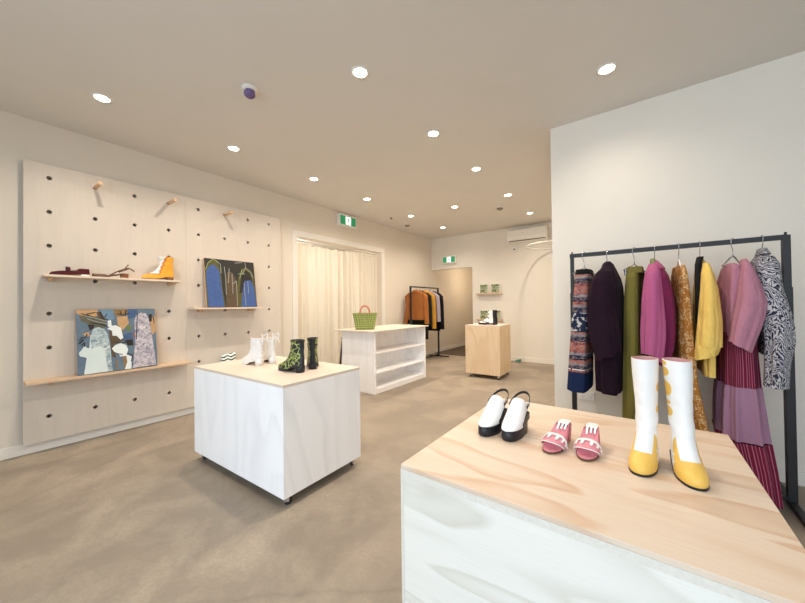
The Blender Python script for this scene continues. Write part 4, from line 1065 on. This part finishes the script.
# brown paisley dress
o = (.24, RY, .42); t = garment('dress', 'narrow brown paisley dress hanging between the pink jacket and yellow shirt', 'dress', o)
cloth('body', t, [(1.462, .206, .240, RY, .13), (1.40, .200, .250, RY, .17), (1.232, .196, .262, RY, .185), (.968, .190, .272, RY, .20), (.708, .206, .286, RY, .21), (.42, .246, .330, RY, .22)], M['paisley'], sq=.6, fold=(.004, 5, 1.1), org=o, shear=-.10)
cloth('sleeve', t, [(1.42, .222, .262, 3.05, .04), (1.3, .235, .285, 3.09, .045), (.98, .25, .305, 3.11, .045)], M['paisley'], n=32, fold=(.003, 4, 0), org=o)
# yellow shirt
o = (.34, RY, .75); t = garment('shirt', 'pale yellow shirt with black collar and placket, right of the paisley dress', 'shirt', o)
cloth('body', t, [(1.50, .322, .350, RY, .05), (1.46, .314, .360, RY, .11), (1.40, .312, .368, RY, .18), (1.2, .316, .378, RY, .20), (.9, .322, .384, RY, .205), (.752, .322, .382, RY, .205)], M['yellow_c'], sq=.65, fold=(.005, 5, .5), org=o)
cloth('sleeve', t, [(1.462, .327, .362, 2.80, .045), (1.39, .318, .374, 2.75, .058), (1.294, .312, .388, 2.725, .062), (1.102, .296, .396, 2.70, .062), (.945, .280, .392, 2.69, .058)], M['yellow_c'], n=40, fold=(.005, 4, 1), org=o)
cloth('cuff', t, [(.95, .278, .390, 2.69, .056), (.925, .274, .388, 2.69, .058), (.878, .274, .374, 2.69, .055)], M['yellow_c'], n=40, fold=(.002, 4, 1), org=o, edge=lambda c, s_: .02 * c)
cloth('sleeve', t, [(1.43, .325, .36, 3.05, .045), (1.3, .312, .37, 3.09, .045), (.9, .31, .37, 3.12, .04)], M['yellow_c'], n=32, fold=(.003, 4, 0), org=o)
cloth('placket', t, [(1.512, .312, .346, RY - .05, .045), (1.46, .300, .330, RY - .09, .07), (1.36, .296, .322, RY - .12, .065), (1.12, .296, .318, RY - .14, .06), (.86, .300, .318, RY - .15, .055)], M['black_c'], n=36, fold=(.002, 3, 0), org=o)
# mauve tiered dress
o = (.50, RY, .03); t = garment('dress', 'long tiered dress in mauve and striped burgundy, reaching down to the floor', 'dress', o)
cloth('bodice', t, [(1.452, .448, .476, RY - .06, .10), (1.43, .440, .500, RY - .05, .16), (1.35, .428, .520, RY, .21), (1.228, .414, .545, RY, .215), (1.01, .414, .560, RY, .215)], M['rose_c'], sq=.66, fold=(.006, 6, 0), org=o, open_top=True)
cloth('sleeve', t, [(1.472, .505, .525, 2.80, .04), (1.44, .494, .533, 2.75, .055), (1.40, .486, .542, 2.725, .058), (1.347, .480, .554, 2.71, .06), (1.227, .466, .576, 2.69, .064), (1.16, .456, .566, 2.685, .063), (1.09, .444, .546, 2.675, .06), (.955, .426, .504, 2.665, .056)], M['rose_c'], n=44, sq=.66, fold=(.006, 4, 2), org=o, edge=lambda c, s_: -.030 * c)
cloth('sleeve', t, [(1.43, .46, .51, 3.04, .05), (1.3, .45, .54, 3.09, .05), (1.0, .44, .53, 3.11, .045)], M['rose_c'], n=32, fold=(.003, 4, 0), org=o)
kw = dict(n=120, sq=.7, fold=(.011, 10, 1), org=o, zr=(1.03, .062), open_top=True)
cloth('upper_tier', t, [(1.03, .414, .566, RY, .212), (.86, .414, .570, RY, .215), (.712, .411, .574, RY, .222)], M['stripe_c'], lined=False, **kw)
cloth('middle_tier', t, [(.712, .408, .577, RY, .225), (.60, .400, .586, RY, .235), (.40, .394, .602, RY, .245)], M['mauve_c'], lined=False, **kw)
cloth('hem_tier', t, [(.40, .391, .605, RY, .248), (.25, .418, .622, RY, .255), (.062, .440, .636, RY, .262)], M['stripe_c'], hem=.01, **kw)
# zebra shirt
o = (.63, RY, .73); t = garment('shirt', 'black and white zebra patterned shirt at the right end of the rack', 'shirt', o)
cloth('body', t, [(1.515, .600, .634, RY, .05), (1.47, .578, .645, RY, .11), (1.40, .570, .655, RY, .17), (1.285, .568, .662, RY, .185), (1.1, .580, .672, RY, .19), (.90, .588, .668, RY, .19)], M['zebra'], sq=.75, fold=(.005, 5, 0), org=o)
cloth('sleeve', t, [(1.48, .585, .642, 2.82, .05), (1.433, .560, .652, 2.77, .065), (1.285, .556, .652, 2.73, .068), (1.166, .562, .668, 2.71, .07), (1.08, .570, .678, 2.70, .075), (.989, .576, .676, 2.69, .072), (.872, .574, .656, 2.69, .062), (.735, .570, .648, 2.69, .058)], M['zebra'], n=44, fold=(.006, 4, 1), org=o)
cloth('sleeve', t, [(1.44, .59, .64, 3.04, .05), (1.3, .59, .66, 3.08, .05), (.9, .60, .66, 3.10, .045)], M['zebra'], n=32, fold=(.003, 4, 0), org=o)
cloth('collar', t, [(1.538, .596, .630, RY - .02, .05), (1.50, .588, .642, RY - .03, .085)], M['zebra'], n=36, fold=(.002, 3, 0), org=o)

# ------------------------------------------------------------------ far clothes rack
FX = -3.875
t = thing('clothes_rack', 'low black metal clothes rack by the back opening, carrying a rust jacket', 'clothes rack', (FX, 5.58, 0))
fl_ = 1.08; fz = 1.605
MB().cyl((0, -.02, fz), (.04, fl_ + .02, fz), .014, bm_).build('rail', t)
for x, y in ((0, 0), (.04, fl_)):
    MB().box(x - .016, x + .016, y - .016, y + .016, .02, fz + .012, bm_, .002).build('post', t)
    b = MB(); b.box(x - .27, x + .27, y - .015, y + .015, 0, .025, bm_, .002); b.build('foot', t)
MB().box(.0, .03, .0, fl_, .03, .05, bm_).build('bottom_rail', t)
def far_hanger(y, label):
    hanger(FX + .04 * (y - 5.58), label, y=y, z=fz - .001, rot=D(90), wd=.17, g='hangers on the far clothes rack', drop=.075, sag=.055)
G2 = 'garments on the far clothes rack'
def fcl(name, par, rows, m, o, **k): return cloth(name, par, rows, m, n=40, org=o, **k)
cx = -3.865
def top_garment(name, label, cat, y, m, zl, wd, sl, collar=True, zt=1.53, cxx=None):
    c = cx if cxx is None else cxx
    o = (c, y, zl); t = garment(name, label, cat, o, G2)
    fcl('body', t, [(zt, c - .05, c + .05, y, .03), (zt - .03, c - .14, c + .14, y, .045), (zt - .09, c - wd, c + wd, y, .055), (1.2, c - wd, c + wd, y, .055), (zl, c - wd * 1.0, c + wd * 1.0, y, .055)], m, o, fold=(.005, 6, 0))
    for s_ in (-1, 1):
        x0 = c + s_ * (wd - .05); x1 = c + s_ * (wd + .03); x2 = c + s_ * (wd + .075)
        fcl('sleeve', t, [(zt - .045, x0 - .05, x0 + .05, y, .04), (zt - .12, x1 - .06, x1 + .05, y, .048), (1.2, x1 - .045, x1 + .065, y, .05), (sl, x2 - .05, x2 + .045, y - .02, .045)], m, o, fold=(.004, 4, 1))
    if collar: fcl('collar', t, [(zt + .012, c - .05, c + .05, y - .01, .045), (zt - .045, c - .11, c + .11, y - .012, .058)], m, o, fold=(0, 3, 0))
    return t
far_hanger(5.78, 'hanger inside the rust jacket on the far rack'); 
t = top_garment('jacket', 'rust orange collared jacket at the front of the far rack', 'jacket', 5.78, M['rust_c'], .90, .20, .82)
MB().box(-.115, -.035, -.064, -.058, .34, .43, M['rust_c'], .002).build('chest_pocket', t)
b = MB().box(-.016, .016, -.066, -.058, .0, .55, M['rust_c'], .002)
for k in range(5): b.cyl((0, -.068, .06 + .105 * k), (0, -.065, .06 + .105 * k), .008, M['stack_heel'])
b.build('placket', t)
far_hanger(5.92, 'hanger with the dark garment behind the rust jacket')
top_garment('dress', 'long black garment hanging right behind the rust jacket', 'dress', 5.92, M['green_black'], .48, .20, .80, False)
far_hanger(6.10, 'hanger inside the mustard jacket on the far rack')
top_garment('jacket', 'mustard yellow jacket in the middle of the far rack', 'jacket', 6.10, M['mustard_c'], .88, .185, .70)
far_hanger(6.30, 'hanger inside the grey lilac jacket on the far rack')
top_garment('jacket', 'grey lilac jacket behind the mustard jacket on the far rack', 'jacket', 6.30, M['lilac_c'], .9, .185, .84, False)
far_hanger(6.46, 'hanger inside the black coat on the far rack')
top_garment('coat', 'black coat at the back end of the far rack', 'coat', 6.46, M['black_c'], .62, .185, .66, False)
